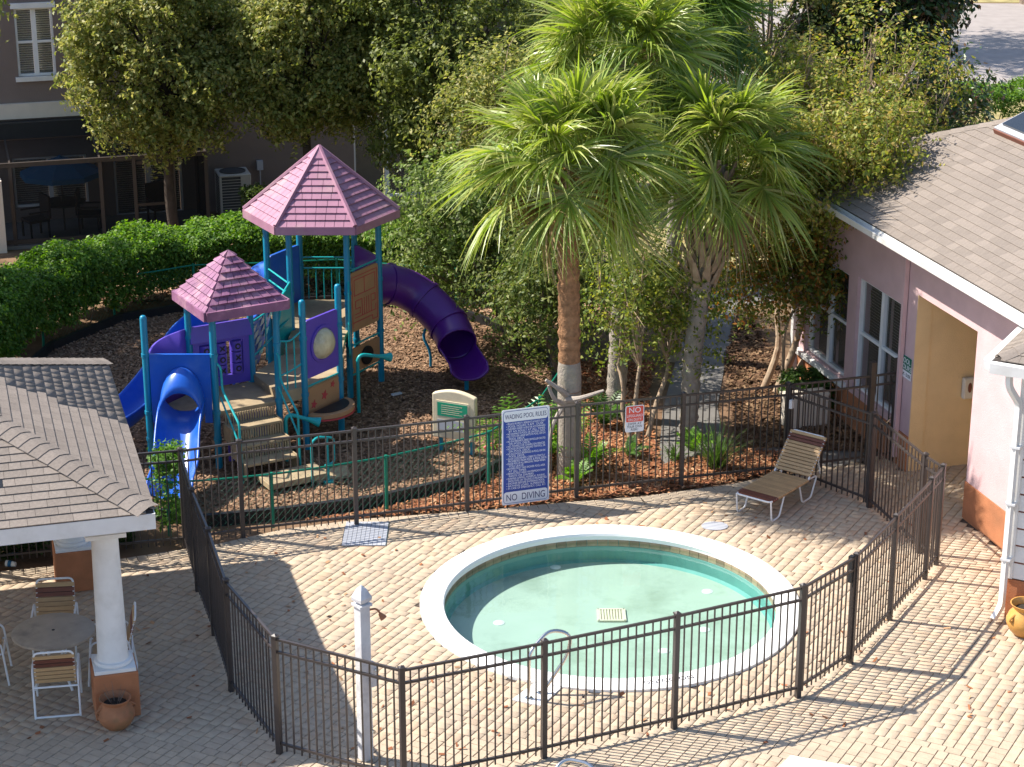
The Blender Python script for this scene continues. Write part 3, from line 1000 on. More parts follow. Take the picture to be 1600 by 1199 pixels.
def shingles(root, origin, U, V, urange, vmax, expo=0.145, seed=1, limit=300, inview=None, widths=(0.14, 0.2, 0.2, 0.26, 0.31), colb=(0.235, 0.198, 0.17), th=0.012):
    """lays tabs on the plane origin + u*U + v*V, v up-slope; returns count of individual tabs"""
    r = random.Random(seed)
    U = Vector(U).normalized(); V = Vector(V).normalized(); N = U.cross(V)
    if N.z < 0: N = -N
    R3 = Matrix((U, V, U.cross(V))).transposed()
    sgn = 1 if U.cross(V).z > 0 else -1
    cand = []
    v = 0.0
    while v < vmax:
        u0, u1 = urange(v)
        u0b, u1b = urange(min(vmax, v + expo))
        u0, u1 = max(u0, u0b) - 0.02, min(u1, u1b) + 0.02
        u = u0 - r.random() * 0.15
        while u < u1:
            wd = r.choice(widths)
            a, b = max(u, u0), min(u + wd, u1)
            u += wd
            if b - a > 0.02:
                cand.append((a, b, v, r.uniform(-1, 1)))
        v += expo
    org = Vector(origin)
    def seen(c):
        p_ = org + U * ((c[0] + c[1]) / 2) + V * c[2]
        x, y = project(*p_)
        return -15 < x < 1615 and -15 < y < 1214, p_.length if False else p_.y
    vis = [c for c in cand if seen(c)[0]]
    vis.sort(key=lambda c: seen(c)[1])
    sel = set(id(c) for c in vis[:limit])
    fV, fF, fC, nv = [], [], [], 0
    off = wloc(root)
    for c in cand:
        a, b, v, t = c
        L = expo + 0.03
        # lower edge lifted, upper edge tucked under next course
        vs = [(-(b - a) / 2 + .002, 0, th * 0.1), ((b - a) / 2 - .002, 0, th * 0.1), ((b - a) / 2 - .002, L, 0), (-(b - a) / 2 + .002, L, 0),
              (-(b - a) / 2 + .002, 0, th * 1.5), ((b - a) / 2 - .002, 0, th * 1.5), ((b - a) / 2 - .002, L, th * 0.25), (-(b - a) / 2 + .002, L, th * 0.25)]
        fs = [(4, 5, 6, 7), (0, 1, 5, 4), (1, 2, 6, 5), (3, 0, 4, 7)]
        if sgn < 0:
            vs = [(x, y, -z) for x, y, z in vs]
        pos = org + U * ((a + b) / 2) + V * v
        if id(c) in sel:
            key = (round(b - a, 2), sgn, expo, th, round(t) if False else 0)
            if key not in SHM:
                SHM[key] = MB().add(vs, fs).mesh('shingle')
                SHM[key].materials.append(MATS['shingle'])
            place('shingle', SHM[key], root, Matrix.Translation(pos - off) @ R3.to_4x4())
        else:
            va = np.array([tuple(R3 @ Vector(q) + pos) for q in vs])
            fV.append(va); fF.append(np.array(fs) + nv); nv += 8
            fC.append(np.repeat((np.array(colb) * (1 + 0.10 * t))[None], len(fs), 0))
    if fV:
        npmesh('shingle_field', np.concatenate(fV), np.concatenate(fF), 'shingle_field', root, np.concatenate(fC), kind='stuff')
    return len(vis[:limit])


# ------------------------------------------------------------------ pavilion
pav = thing('pavilion', 'open pavilion with brown shingle hip roof on white round columns', 'pavilion', (*XY(1.59, 23.2), 0))
PE_S, PE_T0, PE_T1 = 2.14, 22.6, 28.35        # right eave, front eave, back eave (site frame)
EZ = 2.78
PITCH = math.tan(math.radians(23))
DEP = (PE_T1 - PE_T0) / 2
SL = -9.0
# fascia and soffit
fb = MB()
for (s0, s1, t0, t1) in ((SL, PE_S, PE_T0, PE_T0 + 0.04), (PE_S - 0.04, PE_S, PE_T0 + 0.04, PE_T1 - 0.04), (SL, PE_S, PE_T1 - 0.04, PE_T1)):
    fb.prism([XY(s0, t0), XY(s1, t0), XY(s1, t1), XY(s0, t1)], EZ - 0.19, EZ + 0.005)
fb.build('fascia', 'white_paint', pav)
MB().prism([XY(SL, PE_T0 + 0.04), XY(PE_S - 0.04, PE_T0 + 0.04), XY(PE_S - 0.04, PE_T1 - 0.04), XY(SL, PE_T1 - 0.04)], EZ - 0.15, EZ - 0.12).build('soffit', 'white_paint', pav)
# beams over the columns
bm_ = MB()
for (s0, s1, t0, t1) in ((SL, 1.75, 23.03, 23.37), (1.42, 1.75, 23.37, 27.0)):
    bm_.prism([XY(s0, t0), XY(s1, t0), XY(s1, t1), XY(s0, t1)], EZ - 0.36, EZ - 0.155)
bm_.build('beam', 'white_paint', pav)
# roof deck: planes
apx_s = PE_S - DEP
roof = MB()
zr = EZ + DEP * PITCH
roof.add([S3(SL, PE_T0, EZ), S3(PE_S, PE_T0, EZ), S3(apx_s, PE_T0 + DEP, zr), S3(SL, PE_T0 + DEP, zr)], [(0, 1, 2, 3)])
roof.add([S3(PE_S, PE_T0, EZ), S3(PE_S, PE_T1, EZ), S3(apx_s, PE_T0 + DEP, zr)], [(0, 1, 2)])
roof.add([S3(PE_S, PE_T1, EZ), S3(SL, PE_T1, EZ), S3(SL, PE_T0 + DEP, zr), S3(apx_s, PE_T0 + DEP, zr)], [(0, 1, 2, 3)])
rf = roof.build('roof', 'roof_under', pav, recalc=False)
cosp = math.cos(math.atan(PITCH)); sinp = math.sin(math.atan(PITCH))
e1 = Vector((C16, S16, 0)); e2 = Vector((-S16, C16, 0))
SLEN = DEP / cosp
# front plane (u runs -e1 from the corner)
n1 = shingles(rf, S3(PE_S, PE_T0, EZ + 0.012), e1, (e2 * cosp + Z * sinp), lambda v: (SL + 6.0 - PE_S, -v * cosp), SLEN, 0.135, 3, 150)
n2 = shingles(rf, S3(PE_S, PE_T0, EZ + 0.012), e2, (-e1 * cosp + Z * sinp), lambda v: (v * cosp, PE_T1 - PE_T0 - v * cosp), SLEN, 0.135, 4, 150)
shingles(rf, S3(PE_S, PE_T1, EZ + 0.012), -e1, (-e2 * cosp + Z * sinp), lambda v: (v * cosp, -(SL + 6 - PE_S)), SLEN, 0.135, 5, 0)
# hip caps
def hip_caps(root, a, b, n, wd=0.2):
    a, b = Vector(a), Vector(b)
    d = (b - a).normalized()
    a = a + d * 0.10
    side = d.cross(Z).normalized()
    upn = side.cross(d).normalized()
    L = (b - a).length / n
    off = wloc(root)
    prof = [(-wd, -0.050), (-wd * 0.5, -0.016), (0, 0.006), (wd * 0.5, -0.016), (wd, -0.050)]
    vs = []
    for k, (lo, lf) in enumerate(((0, 0.011), (L + 0.05, 0.0))):
        for (q, h) in prof:
            vs.append(d * lo + side * q + upn * (h + lf))
    for (q, h) in prof:
        vs.append(side * q + upn * (h + 0.006))
    fs = [(k, k + 1, k + 6, k + 5) for k in range(4)] + [(10 + k, 11 + k, k + 1, k) for k in range(4)]
    me = MB().add(vs, fs).mesh('hip_cap')
    me.materials.append(MATS['shingle'])
    for k in range(n):
        place('hip_cap', me, root, Matrix.Translation(a + d * (L * k) + upn * 0.030 - off))


hip_caps(rf, S3(PE_S, PE_T0, EZ), S3(apx_s, PE_T0 + DEP, zr), 27)
hip_caps(rf, S3(PE_S, PE_T1, EZ), S3(apx_s, PE_T0 + DEP, zr), 27)


def column(s, t):
    c = S3(s, t, 0)
    MB().box((c.x, c.y, 0.30), (0.54, 0.54, 0.60), A16).build('pedestal', 'stucco_orange', pav, bevel=0.012)
    MB().box((c.x, c.y, 0.625), (0.50, 0.50, 0.05), A16).build('plinth', 'white_paint', pav, bevel=0.006)
    MB().lathe([(0.225, 0.65), (0.235, 0.67), (0.225, 0.70), (0.195, 0.71), (0.185, 0.74), (0.175, 1.3), (0.160, EZ - 0.45), (0.162, EZ - 0.43), (0.2, EZ - 0.41), (0.2, EZ - 0.36)], (c.x, c.y, 0), 32).build('column', 'white_paint', pav, smooth=True)
    MB().box((c.x, c.y, EZ - 0.385), (0.48, 0.48, 0.05), A16).build('capital', 'white_paint', pav)


column(1.58, 23.2)
column(1.40, 27.0)


# ------------------------------------------------------------------ strap furniture
def M_at(x, y, rz, z=0):
    return Matrix.Translation((x, y, z)) @ Matrix.Rotation(rz, 4, 'Z')


def xf(M, pts):
    return [M @ Vector(p) for p in pts]


def strap_chair(label, x, y, rz):
    t = thing('patio_chair', label, 'chair', (x, y, 0), 'strap chairs around the patio table')
    M = M_at(x, y, rz)
    w_ = 0.27
    for sx in (-1, 1):
        X = sx * w_
        MB().tube(xf(M, fillet([(X, 0.30, 0.0), (X, 0.24, 0.60), (X, -0.22, 0.62), (X, -0.30, 0.0)], 0.09)), 0.0135, 8).build('side_frame', 'white_frame', t, smooth=True)
    MB().tube(xf(M, [(-w_, -0.30, 0.014), (w_, -0.30, 0.014)]), 0.0135, 8).build('floor_bar', 'white_frame', t, smooth=True)
    MB().tube(xf(M, [(-w_, -0.262, 0.40), (w_, -0.262, 0.40)]), 0.0125, 8).build('rear_bar', 'white_frame', t, smooth=True)
    wb = 0.235
    hoop = fillet([(-wb, 0.26, 0.42), (-wb, -0.19, 0.39), (-wb, -0.33, 0.90), (wb, -0.33, 0.90), (wb, -0.19, 0.39), (wb, 0.26, 0.42), (-wb, 0.26, 0.42)], 0.07)
    MB().tube(xf(M, hoop), 0.0135, 8).build('seat_back_frame', 'white_frame', t, smooth=True)
    for k in range(8):
        yy = 0.22 - k * 0.053
        MB().add(xf(M, [(-wb, yy, 0.43), (wb, yy, 0.43), (wb, yy - 0.04, 0.425), (-wb, yy - 0.04, 0.425), (-wb, yy, 0.436), (wb, yy, 0.436), (wb, yy - 0.04, 0.431), (-wb, yy - 0.04, 0.431)]),
                 [(3, 2, 1, 0), (4, 5, 6, 7), (0, 1, 5, 4), (2, 3, 7, 6), (1, 2, 6, 5), (3, 0, 4, 7)]).build('strap', 'strap_tan', t)
    for k in range(7):
        f0 = 0.10 + k * 0.118
        f1 = f0 + 0.095
        a0 = Vector((0, -0.19 - 0.14 * f0, 0.39 + 0.51 * f0)); a1 = Vector((0, -0.19 - 0.14 * f1, 0.39 + 0.51 * f1))
        o_ = Vector((0, 0.015, 0))
        q = [Vector((-wb - .012, 0, 0)) + a0 - o_, Vector((wb + .012, 0, 0)) + a0 - o_, Vector((wb + .012, 0, 0)) + a1 - o_, Vector((-wb - .012, 0, 0)) + a1 - o_]
        q2 = [p_ + 2 * o_ for p_ in q]
        MB().add(xf(M, q + q2), [(3, 2, 1, 0), (4, 5, 6, 7), (0, 1, 5, 4), (2, 3, 7, 6), (1, 2, 6, 5), (3, 0, 4, 7)]).build('strap', 'strap_brown' if k in (4, 5) else 'strap_tan', t)
    return t


TBX, TBY = -5.75, 23.43
strap_chair('white framed tan strap chair with its back to the bare side of the table', -5.60, 22.80, math.radians(10))
strap_chair('strap chair tucked behind the round table near the rear column', -5.92, 24.25, math.radians(187))
strap_chair('strap chair half hidden by the front white column', -5.08, 23.62, math.radians(100))
strap_chair('strap chair cut off at the far side of the table', -6.68, 23.55, math.radians(-80))
tb = thing('patio_table', 'round stained stone patio table under the pavilion', 'table', (TBX, TBY, 0))
MB().lathe([(0.001, 0.725), (0.50, 0.725), (0.515, 0.715), (0.515, 0.69), (0.49, 0.68), (0.001, 0.68)], (TBX, TBY, 0), 40).build('table_top', 'table_top', tb, smooth=True)
MB().lathe([(0.02, 0.727), (0.02, 0.731), (0.001, 0.731)], (TBX, TBY, 0), 10).build('umbrella_hole_cap', 'black_plastic', tb)
for k in range(4):
    a = math.radians(45 + 90 * k)
    ca_, sa_ = math.cos(a), math.sin(a)
    MB().tube(fillet([(TBX + 0.34 * ca_, TBY + 0.34 * sa_, 0.0), (TBX + 0.10 * ca_, TBY + 0.10 * sa_, 0.36), (TBX + 0.30 * ca_, TBY + 0.30 * sa_, 0.68)], 0.2), 0.018, 8).build('leg', 'white_frame', tb, smooth=True)

# clay pot with dry stems
def pot(name, label, x, y, mat, sc=1.0, stems=True):
    t = thing(name, label, 'pot', (x, y, 0))
    prof = [(0.001, 0.0), (0.13, 0.0), (0.19, 0.06), (0.235, 0.15), (0.24, 0.2), (0.21, 0.28), (0.165, 0.33), (0.16, 0.35), (0.20, 0.40), (0.205, 0.415), (0.19, 0.415), (0.15, 0.35), (0.15, 0.33)]
    MB().lathe([(r_ * sc, z_ * sc) for r_, z_ in prof], (x, y, 0), 32).build('pot_body', mat, t, smooth=True)
    MB().lathe([(0.152 * sc, 0.335 * sc), (0.001, 0.345 * sc)], (x, y, 0), 20).build('soil', 'soil', t)
    for a in (0.5, 0.5 + math.pi):
        cx, cy = x + math.cos(a) * 0.215 * sc, y + math.sin(a) * 0.215 * sc
        MB().tube(fillet([(cx, cy, 0.19 * sc), (cx + 0.06 * sc * math.cos(a), cy + 0.06 * sc * math.sin(a), 0.25 * sc), (cx - 0.03 * sc * math.cos(a), cy - 0.03 * sc * math.sin(a), 0.30 * sc)], 0.05), 0.016 * sc, 7).build('handle', mat, t, smooth=True)
    if stems:
        sm = MB()
        for k in range(16):
            a = rnd.uniform(0, 6.28)
            l = rnd.uniform(0.1, 0.24)
            sm.tube([(x + 0.05 * math.cos(a), y + 0.05 * math.sin(a), 0.34 * sc), (x + (0.05 + l * 0.5) * math.cos(a), y + (0.05 + l * 0.5) * math.sin(a), 0.34 * sc + l)], [0.003, 0.0015], 4)
        sm.build('dry_stems', 'bark', t)
    return t


pot('clay_pot', 'mossy terracotta pot with dry stems before the orange pedestal', -4.79, 22.28, 'terracotta', 0.95)
pot('clay_pot', 'ochre glazed clay pot beside the white downspout', 6.80, 24.78, 'glazed_pot', 1.08, False)
cup = thing('paper_cup', 'blue and white paper cup lying at the planting edge', 'cup', (-7.12, 26.93, 0))
MB().tube([(-7.2, 26.93, 0.05), (-7.06, 26.90, 0.045)], [0.048, 0.034], 14).build('cup_body', 'white_plastic', cup)
MB().tube([(-7.165, 26.922, 0.0495), (-7.115, 26.912, 0.047)], [0.0475, 0.0425], 14, cap=False).build('cup_band', 'canvas_blue', cup)

# ------------------------------------------------------------------ lounger
lg = thing('chaise_lounge', 'white framed tan strap chaise lounge on the pool deck', 'lounger', (3.61, 28.66, 0))
ax = Vector((0.61, 0.79, 0)).normalized()
M = Matrix.Translation((3.61, 28.66, 0)) @ Matrix.Rotation(math.atan2(ax.y, ax.x) - math.pi / 2, 4, 'Z')      # local y runs foot -> head
wl_ = 0.30
ZS = 0.33
SB = 1.12
bt = math.radians(48)
BL = 0.74
for sx in (-1, 1):
    X = sx * wl_
    MB().tube(xf(M, fillet([(X, 0.02, ZS), (X, 0.06, 0.0), (X, 0.28, 0.0 + 0.013), (X, 0.40, ZS - 0.03)], 0.06)), 0.0135, 8).build('leg', 'white_frame', lg, smooth=True)
    MB().tube(xf(M, fillet([(X, 0.86, ZS - 0.02), (X, 0.96, 0.013), (X, 1.22, 0.013), (X, 1.38, ZS + 0.0), (X, 1.15, ZS + 0.01)], 0.06)), 0.0135, 8).build('leg', 'white_frame', lg, smooth=True)
MB().tube(xf(M, fillet([(-wl_, SB, ZS), (-wl_, 0, ZS), (wl_, 0, ZS), (wl_, SB, ZS)], 0.07)), 0.014, 8).build('seat_frame', 'white_frame', lg, smooth=True)
MB().tube(xf(M, fillet([(-wl_, SB, ZS), (-wl_, SB + BL * math.cos(bt), ZS + BL * math.sin(bt)), (wl_, SB + BL * math.cos(bt), ZS + BL * math.sin(bt)), (wl_, SB, ZS)], 0.08)), 0.014, 8).build('back_frame', 'white_frame', lg, smooth=True)
MB().tube(xf(M, fillet([(wl_, SB + 0.4 * math.cos(bt), ZS + 0.4 * math.sin(bt)), (wl_, SB + 0.36, ZS + 0.0)], 0.02)), 0.01, 6).build('back_prop', 'white_frame', lg)
cr = [(-wl_ - .016, 0), (wl_ + .016, 0)]


def strap(par, M, y0, z0, y1, z1, mat, th=0.016):
    dy, dz = y1 - y0, z1 - z0
    l = math.hypot(dy, dz)
    ny, nz = -dz / l * th, dy / l * th
    q = [(-wl_ - .016, y0 - ny, z0 - nz), (wl_ + .016, y0 - ny, z0 - nz), (wl_ + .016, y1 - ny, z1 - nz), (-wl_ - .016, y1 - ny, z1 - nz)]
    q += [(a, b + 2 * ny, c + 2 * nz) for a, b, c in q]
    MB().add(xf(M, q), [(3, 2, 1, 0), (4, 5, 6, 7), (0, 1, 5, 4), (2, 3, 7, 6), (1, 2, 6, 5), (3, 0, 4, 7)]).build('strap', mat, par)


for k in range(19):
    y0 = 0.055 + k * 0.056
    strap(lg, M, y0, ZS, y0 + 0.046, ZS, 'strap_brown' if k in (0, 1, 2) else 'strap_tan')
for k in range(12):
    f = 0.06 + k * 0.057
    strap(lg, M, SB + f * math.cos(bt), ZS + f * math.sin(bt), SB + (f + 0.045) * math.cos(bt), ZS + (f + 0.045) * math.sin(bt), 'strap_brown' if k in (9, 10) else 'strap_tan')


# ------------------------------------------------------------------ walls with openings
def wall_grid(name, mat, parent, O, U, N, th, u0, u1, z0, z1, openings):
    O = Vector(O); U = Vector(U).normalized(); N = Vector(N).normalized()
    us = sorted(set([u0, u1] + [o[0] for o in openings] + [o[1] for o in openings]))
    zs = sorted(set([z0, z1] + [o[2] for o in openings] + [o[3] for o in openings]))
    mb = MB()
    def hole(u, z): return any(o[0] < u < o[1] and o[2] < z < o[3] for o in openings)
    P_ = lambda u, z, n: O + U * u + Z * z - N * n
    for i in range(len(us) - 1):
        for j in range(len(zs) - 1):
            if hole((us[i] + us[i + 1]) / 2, (zs[j] + zs[j + 1]) / 2): continue
            for n in (0, th):
                mb.add([P_(us[i], zs[j], n), P_(us[i + 1], zs[j], n), P_(us[i + 1], zs[j + 1], n), P_(us[i], zs[j + 1], n)], [(0, 1, 2, 3) if n == 0 else (3, 2, 1, 0)])
    for o in openings:
        a, b, c, d_ = o
        for (p1, p2) in (((a, c), (a, d_)), ((a, d_), (b, d_)), ((b, d_), (b, c)), ((b, c), (a, c))):
            if p1[1] <= z0 + 1e-6 and p2[1] <= z0 + 1e-6: continue
            mb.add([P_(*p1, 0), P_(*p2, 0), P_(*p2, th), P_(*p1, th)], [(0, 1, 2, 3)])
    for (p1, p2) in (((u0, z0), (u0, z1)), ((u0, z1), (u1, z1)), ((u1, z1), (u1, z0))):
        mb.add([P_(*p1, 0), P_(*p2, 0), P_(*p2, th), P_(*p1, th)], [(0, 1, 2, 3)])
    return mb.build(name, mat, parent, recalc=False)


# ------------------------------------------------------------------ pink pool house
WS = 14.45
WT1 = 32.0
ph = thing('pool_house', 'pink stucco pool house with orange base and brown shingle hip roof', 'building', (*XY(WS, 28), 0))
EAVE = 3.80
O_ = S3(WS, 0, 0)
WINS = [(28.12, 29.78, 0.70, 2.62), (30.12, 31.72, 0.72, 2.55)]
OPN = (25.74, 27.66, -0.05, 2.93)
wall_grid('wall', 'stucco_pink', ph, O_, e2, -e1, 0.25, 23.0, WT1, -0.05, EAVE - 0.12, [OPN] + WINS)
# far end wall
wall_grid('wall', 'stucco_pink', ph, S3(0, WT1, 0), e1, e2, 0.25, WS + 0.25, 24, -0.05, EAVE - 0.12, [])
# orange base band, butted at openings
for (a, b) in ((23.0, 25.74), (27.66, WT1)):
    MB().prism([XY(WS - 0.022, a), XY(WS - 0.002, a), XY(WS - 0.002, b), XY(WS - 0.022, b)], -0.04, 0.58).build('base_band', 'stucco_orange', ph)
MB().prism([XY(WS - 0.09, 30.0), XY(WS - 0.002, 30.0), XY(WS - 0.002, WT1), XY(WS - 0.09, WT1)], 0.60, 0.68).build('sill_band', 'white_paint', ph)
# breezeway: yellow inner walls, ceiling
yb = MB()
yb.prism([XY(WS + 0.25, 27.66), XY(18.5, 27.66), XY(18.5, 27.86), XY(WS + 0.25, 27.86)], -0.04, 3.2)
yb.prism([XY(18.3, 25.6), XY(18.5, 25.6), XY(18.5, 27.66), XY(18.3, 27.66)], -0.04, 3.2)
yb.prism([XY(WS + 0.25, 25.5), XY(18.3, 25.5), XY(18.3, 25.72), XY(WS + 0.25, 25.72)], -0.04, 3.2)
yb.build('breezeway_wall', 'stucco_yellow', ph)
# yellow reveal lining of the opening
MB().prism([XY(WS + 0.003, 27.645), XY(WS + 0.25, 27.645), XY(WS + 0.25, 27.66), XY(WS + 0.003, 27.66)], -0.03, 2.93).build('jamb_lining', 'stucco_yellow', ph)
MB().prism([XY(WS + 0.2, 25.5), XY(18.5, 25.5), XY(18.5, 27.9), XY(WS + 0.2, 27.9)], 3.0, 3.1).build('breezeway_ceiling', 'white_paint', ph)
# windows
def window(parent, O, U, N, u0, u1, z0, z1, cols=2, midrail=True, blinds=True, name='window'):
    O = Vector(O); U = Vector(U).normalized(); N = Vector(N).normalized()
    root = MB()
    fw = 0.05
    P_ = lambda u, z, n: O + U * u + Z * z + N * n
    def bar(a, b, c, d_, n0=-0.14, n1=-0.06):
        q = [P_(a, c, n0), P_(b, c, n0), P_(b, d_, n0), P_(a, d_, n0)]
        root.slab(q, N, n1 - n0)
    bar(u0, u0 + fw, z0, z1); bar(u1 - fw, u1, z0, z1); bar(u0 + fw, u1 - fw, z0, z0 + fw); bar(u0 + fw, u1 - fw, z1 - fw, z1)
    for k in range(1, cols):
        c = u0 + (u1 - u0) * k / cols
        bar(c - 0.05, c + 0.05, z0 + fw, z1 - fw)
    zm = (z0 + z1) / 2
    if midrail:
        for k in range(cols):
            a = u0 + (u1 - u0) * k / cols + 0.05; b = u0 + (u1 - u0) * (k + 1) / cols - 0.05
            bar(a, b, zm - 0.025, zm + 0.025, -0.13, -0.07)
    wo = root.build(name, 'white_frame', parent)
    for k in range(cols):
        a = u0 + (u1 - u0) * k / cols + 0.05; b = u0 + (u1 - u0) * (k + 1) / cols - 0.05
        for (c, d_) in (((z0 + fw, zm - 0.025), (zm + 0.025, z1 - fw)) if midrail else ((z0 + fw, z1 - fw),)):
            MB().add([P_(a, c, -0.115), P_(b, c, -0.115), P_(b, d_, -0.115), P_(a, d_, -0.115)], [(0, 1, 2, 3)]).build('pane', 'window_glass', wo)
        if blinds:
            bb = MB()
            z = z0 + 0.1
            while z < z1 - 0.06:
                q = [P_(a, z, -0.20), P_(b, z, -0.20), P_(b, z + 0.028, -0.165), P_(a, z + 0.028, -0.165)]
                bb.add(q, [(0, 1, 2, 3)])
                z += 0.05
            bb.build('blind', 'blind', wo)
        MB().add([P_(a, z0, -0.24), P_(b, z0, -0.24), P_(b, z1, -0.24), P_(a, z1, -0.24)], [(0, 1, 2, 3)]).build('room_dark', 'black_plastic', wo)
    return wo


film('window_glass', (0.78, 0.80, 0.80), (0.9, 0.9, 0.9), 0.14, 0.02)
for i, wn_ in enumerate(WINS):
    window(ph, O_, e2, -e1, *wn_, cols=2, blinds=(i == 0))
# roof
RM = 0.44
ES, ET = 14.0, 32.45
rfb = MB()
rp = math.atan(RM)
zE = EAVE + 0.05
KK = 5.0
rfb.add([S3(ES, 20, zE), S3(ES, ET, zE), S3(ES + KK, ET - KK, zE + KK * RM), S3(ES + KK, 20, zE + KK * RM)], [(3, 2, 1, 0)])
rfb.add([S3(ES, ET, zE), S3(26, ET, zE), S3(26, ET - KK, zE + KK * RM), S3(ES + KK, ET - KK, zE + KK * RM)], [(3, 2, 1, 0)])
rfb.add([S3(ES + KK, 20, zE + KK * RM), S3(ES + KK, ET - KK, zE + KK * RM), S3(26, ET - KK, zE + KK * RM), S3(26, 20, zE + KK * RM)], [(0, 1, 2, 3)])
hr = rfb.build('roof', 'roof_under', ph, recalc=False)
crp, srp = math.cos(rp), math.sin(rp)
shingles(hr, S3(ES, ET, zE + 0.012), e2, (e1 * crp + Z * srp), lambda v: (-12.0, -v * crp), KK / crp, 0.155, 9, 300, widths=(0.2, 0.3, 0.3, 0.4))
hip_caps(hr, S3(ES, ET, zE), S3(ES + KK, ET - KK, zE + KK * RM), 30, 0.14)
# soffit, fascia, gutter
MB().prism([XY(ES + 0.03, 20), XY(WS, 20), XY(WS, ET - 0.03), XY(ES + 0.03, ET - 0.03)], EAVE - 0.12, EAVE - 0.09).build('soffit', 'white_paint', ph)
MB().prism([XY(ES, 20), XY(ES + 0.025, 20), XY(ES + 0.025, ET), XY(ES, ET)], EAVE - 0.13, EAVE + 0.045).build('fascia', 'white_paint', ph)
MB().prism([XY(ES, ET), XY(26, ET), XY(26, ET + 0.025), XY(ES, ET + 0.025)], EAVE - 0.13, EAVE + 0.045).build('fascia', 'white_paint', ph)
gm = MB()
gp = [(-0.005, 0.0), (-0.10, 0.0), (-0.125, 0.11), (-0.115, 0.11), (-0.092, 0.012), (-0.012, 0.012), (-0.012, 0.09), (-0.005, 0.09)]
vs = []
for tt in (20.0, ET - 0.2):
    for (a, z) in gp:
        vs.append(S3(ES + a, tt, EAVE - 0.08 + z))
k8 = len(gp)
gm.add(vs, [(i, (i + 1) % k8, k8 + (i + 1) % k8, k8 + i) for i in range(k8)] + [tuple(range(k8)), tuple(range(2 * k8 - 1, k8 - 1, -1))])
gm.build('gutter', 'white_paint', ph)
# downpipe in wall colour, sign, skylight, fixtures
c = S3(WS - 0.05, 28.0, 0)
MB().box((c.x, c.y, EAVE / 2), (0.07, 0.07, EAVE - 0.25), A16).build('downpipe', 'stucco_pink', ph)
c = S3(WS - 0.05, 32.1, 0)
MB().box((c.x, c.y, EAVE / 2 - .05), (0.1, 0.1, EAVE - 0.25), A16).build('corner_downspout', 'white_paint', ph)
d = -e2; nn = -e1
sgp = thing('hours_sign', 'small green and white pool hours sign beside the breezeway', 'sign', S3(WS, 27.85, 1.6))
oo = S3(WS - 0.012, 28.06, 0) 
board('board', 'sign_white', sgp, oo, d, nn, 0, 0.38, 1.50, 1.86, 0.006)
board('green_field', 'sign_green', sgp, oo, d, nn, 0.0, 0.38, 1.62, 1.86, 0.0015, 0, 0.006)
text_part('POOL', 0.115, oo + d * 0.19 + Z * 1.745 + nn * 0.0085, d, Z, 'sign_white', sgp, align='CENTER')
text_part('HOURS', 0.115, oo + d * 0.19 + Z * 1.64 + nn * 0.0085, d, Z, 'sign_white', sgp, align='CENTER')
text_part('9 AM - DUSK', 0.08, oo + d * 0.19 + Z * 1.53 + nn * 0.007, d, Z, 'ink', sgp, align='CENTER', maxw=0.35)
# things on the yellow breezeway wall (faces -e2)
bw = S3(WS, 27.655, 0)
def onb(u, z, n=0.0): return bw + e1 * u + Z * z - e2 * n
dsp = thing('soap_dispenser', 'beige hand sanitiser dispenser on the yellow breezeway wall', 'dispenser', onb(0.95, 1.25))
MB().slab([onb(0.86, 1.15), onb(1.06, 1.15), onb(1.06, 1.50), onb(0.86, 1.50)], -e2, 0.10).build('case', 'beige_dispenser', dsp, bevel=0.025)
MB().slab([onb(0.96 + 0.035 * math.cos(k * math.pi / 6), 1.345 + 0.085 * math.sin(k * math.pi / 6), 0.1) for k in range(12)], -e2, 0.004).build('window', 'strap_brown', dsp)
kp = thing('key_reader', 'small green and grey card reader on the yellow wall', 'card reader', onb(1.35, 1.0))
MB().slab([onb(1.28, 0.98), onb(1.40, 0.98), onb(1.40, 1.15), onb(1.28, 1.15)], -e2, 0.06).build('case', 'grey_plate', kp, bevel=0.008)
MB().slab([onb(1.31, 1.0, .06), onb(1.385, 1.0, .06), onb(1.385, 1.10, .06), onb(1.31, 1.10, .06)], -e2, 0.003).build('lit_panel', 'green_plate', kp)
MB().slab([onb(1.56, 1.05), onb(1.68, 1.05), onb(1.68, 1.20), onb(1.56, 1.20)], -e2, 0.02).build('switch_plate', 'strap_brown', None)
tagobj(bpy.data.objects['switch_plate'], 'dark brown switch plate on the yellow breezeway wall', 'switch')
# roof skylight
sk = thing('skylight', 'dark skylight with red brown frame on the shingle roof', 'skylight', S3(17.0, 28.9, 5.2))
def onroof(s, t, n=0.0):
    return S3(s, t, zE + (s - ES) * RM) + (Z * crp - e1 * srp) * n
for (a, b, n0, n1, mt, nm) in ((16.5, 17.7, 0.0, 0.10, 'strap_brown', 'curb'), (16.52, 17.68, 0.10, 0.13, 'grey_plate', 'frame'), (16.62, 17.58, 0.13, 0.17, 'dark_glass', 'dome')):
    t0, t1 = 28.25 + (a - 16.5), 29.35 - (a - 16.5)
    MB().slab([onroof(a, t0, n0), onroof(b, t0, n0), onroof(b, t1, n0), onroof(a, t1, n0)], (Z * crp - e1 * srp), n1 - n0).build(nm, mt, sk)
# low cream box with a lid by the wall
for i, (s_, t_, wx) in enumerate(((13.75, 30.1, 0.75),)):
    c = S3(s_, t_, 0)
    ub = thing('cream_box', 'low cream box against the pool house wall behind the fence', 'utility box', (c.x, c.y, 0))
    MB().box((c.x, c.y, 0.24), (wx, 0.3, 0.56), A16).build('case', 'cream', ub, bevel=0.015)
    MB().box((c.x, c.y, 0.535), (wx + 0.04, 0.34, 0.03), A16).build('lid', 'cream', ub)

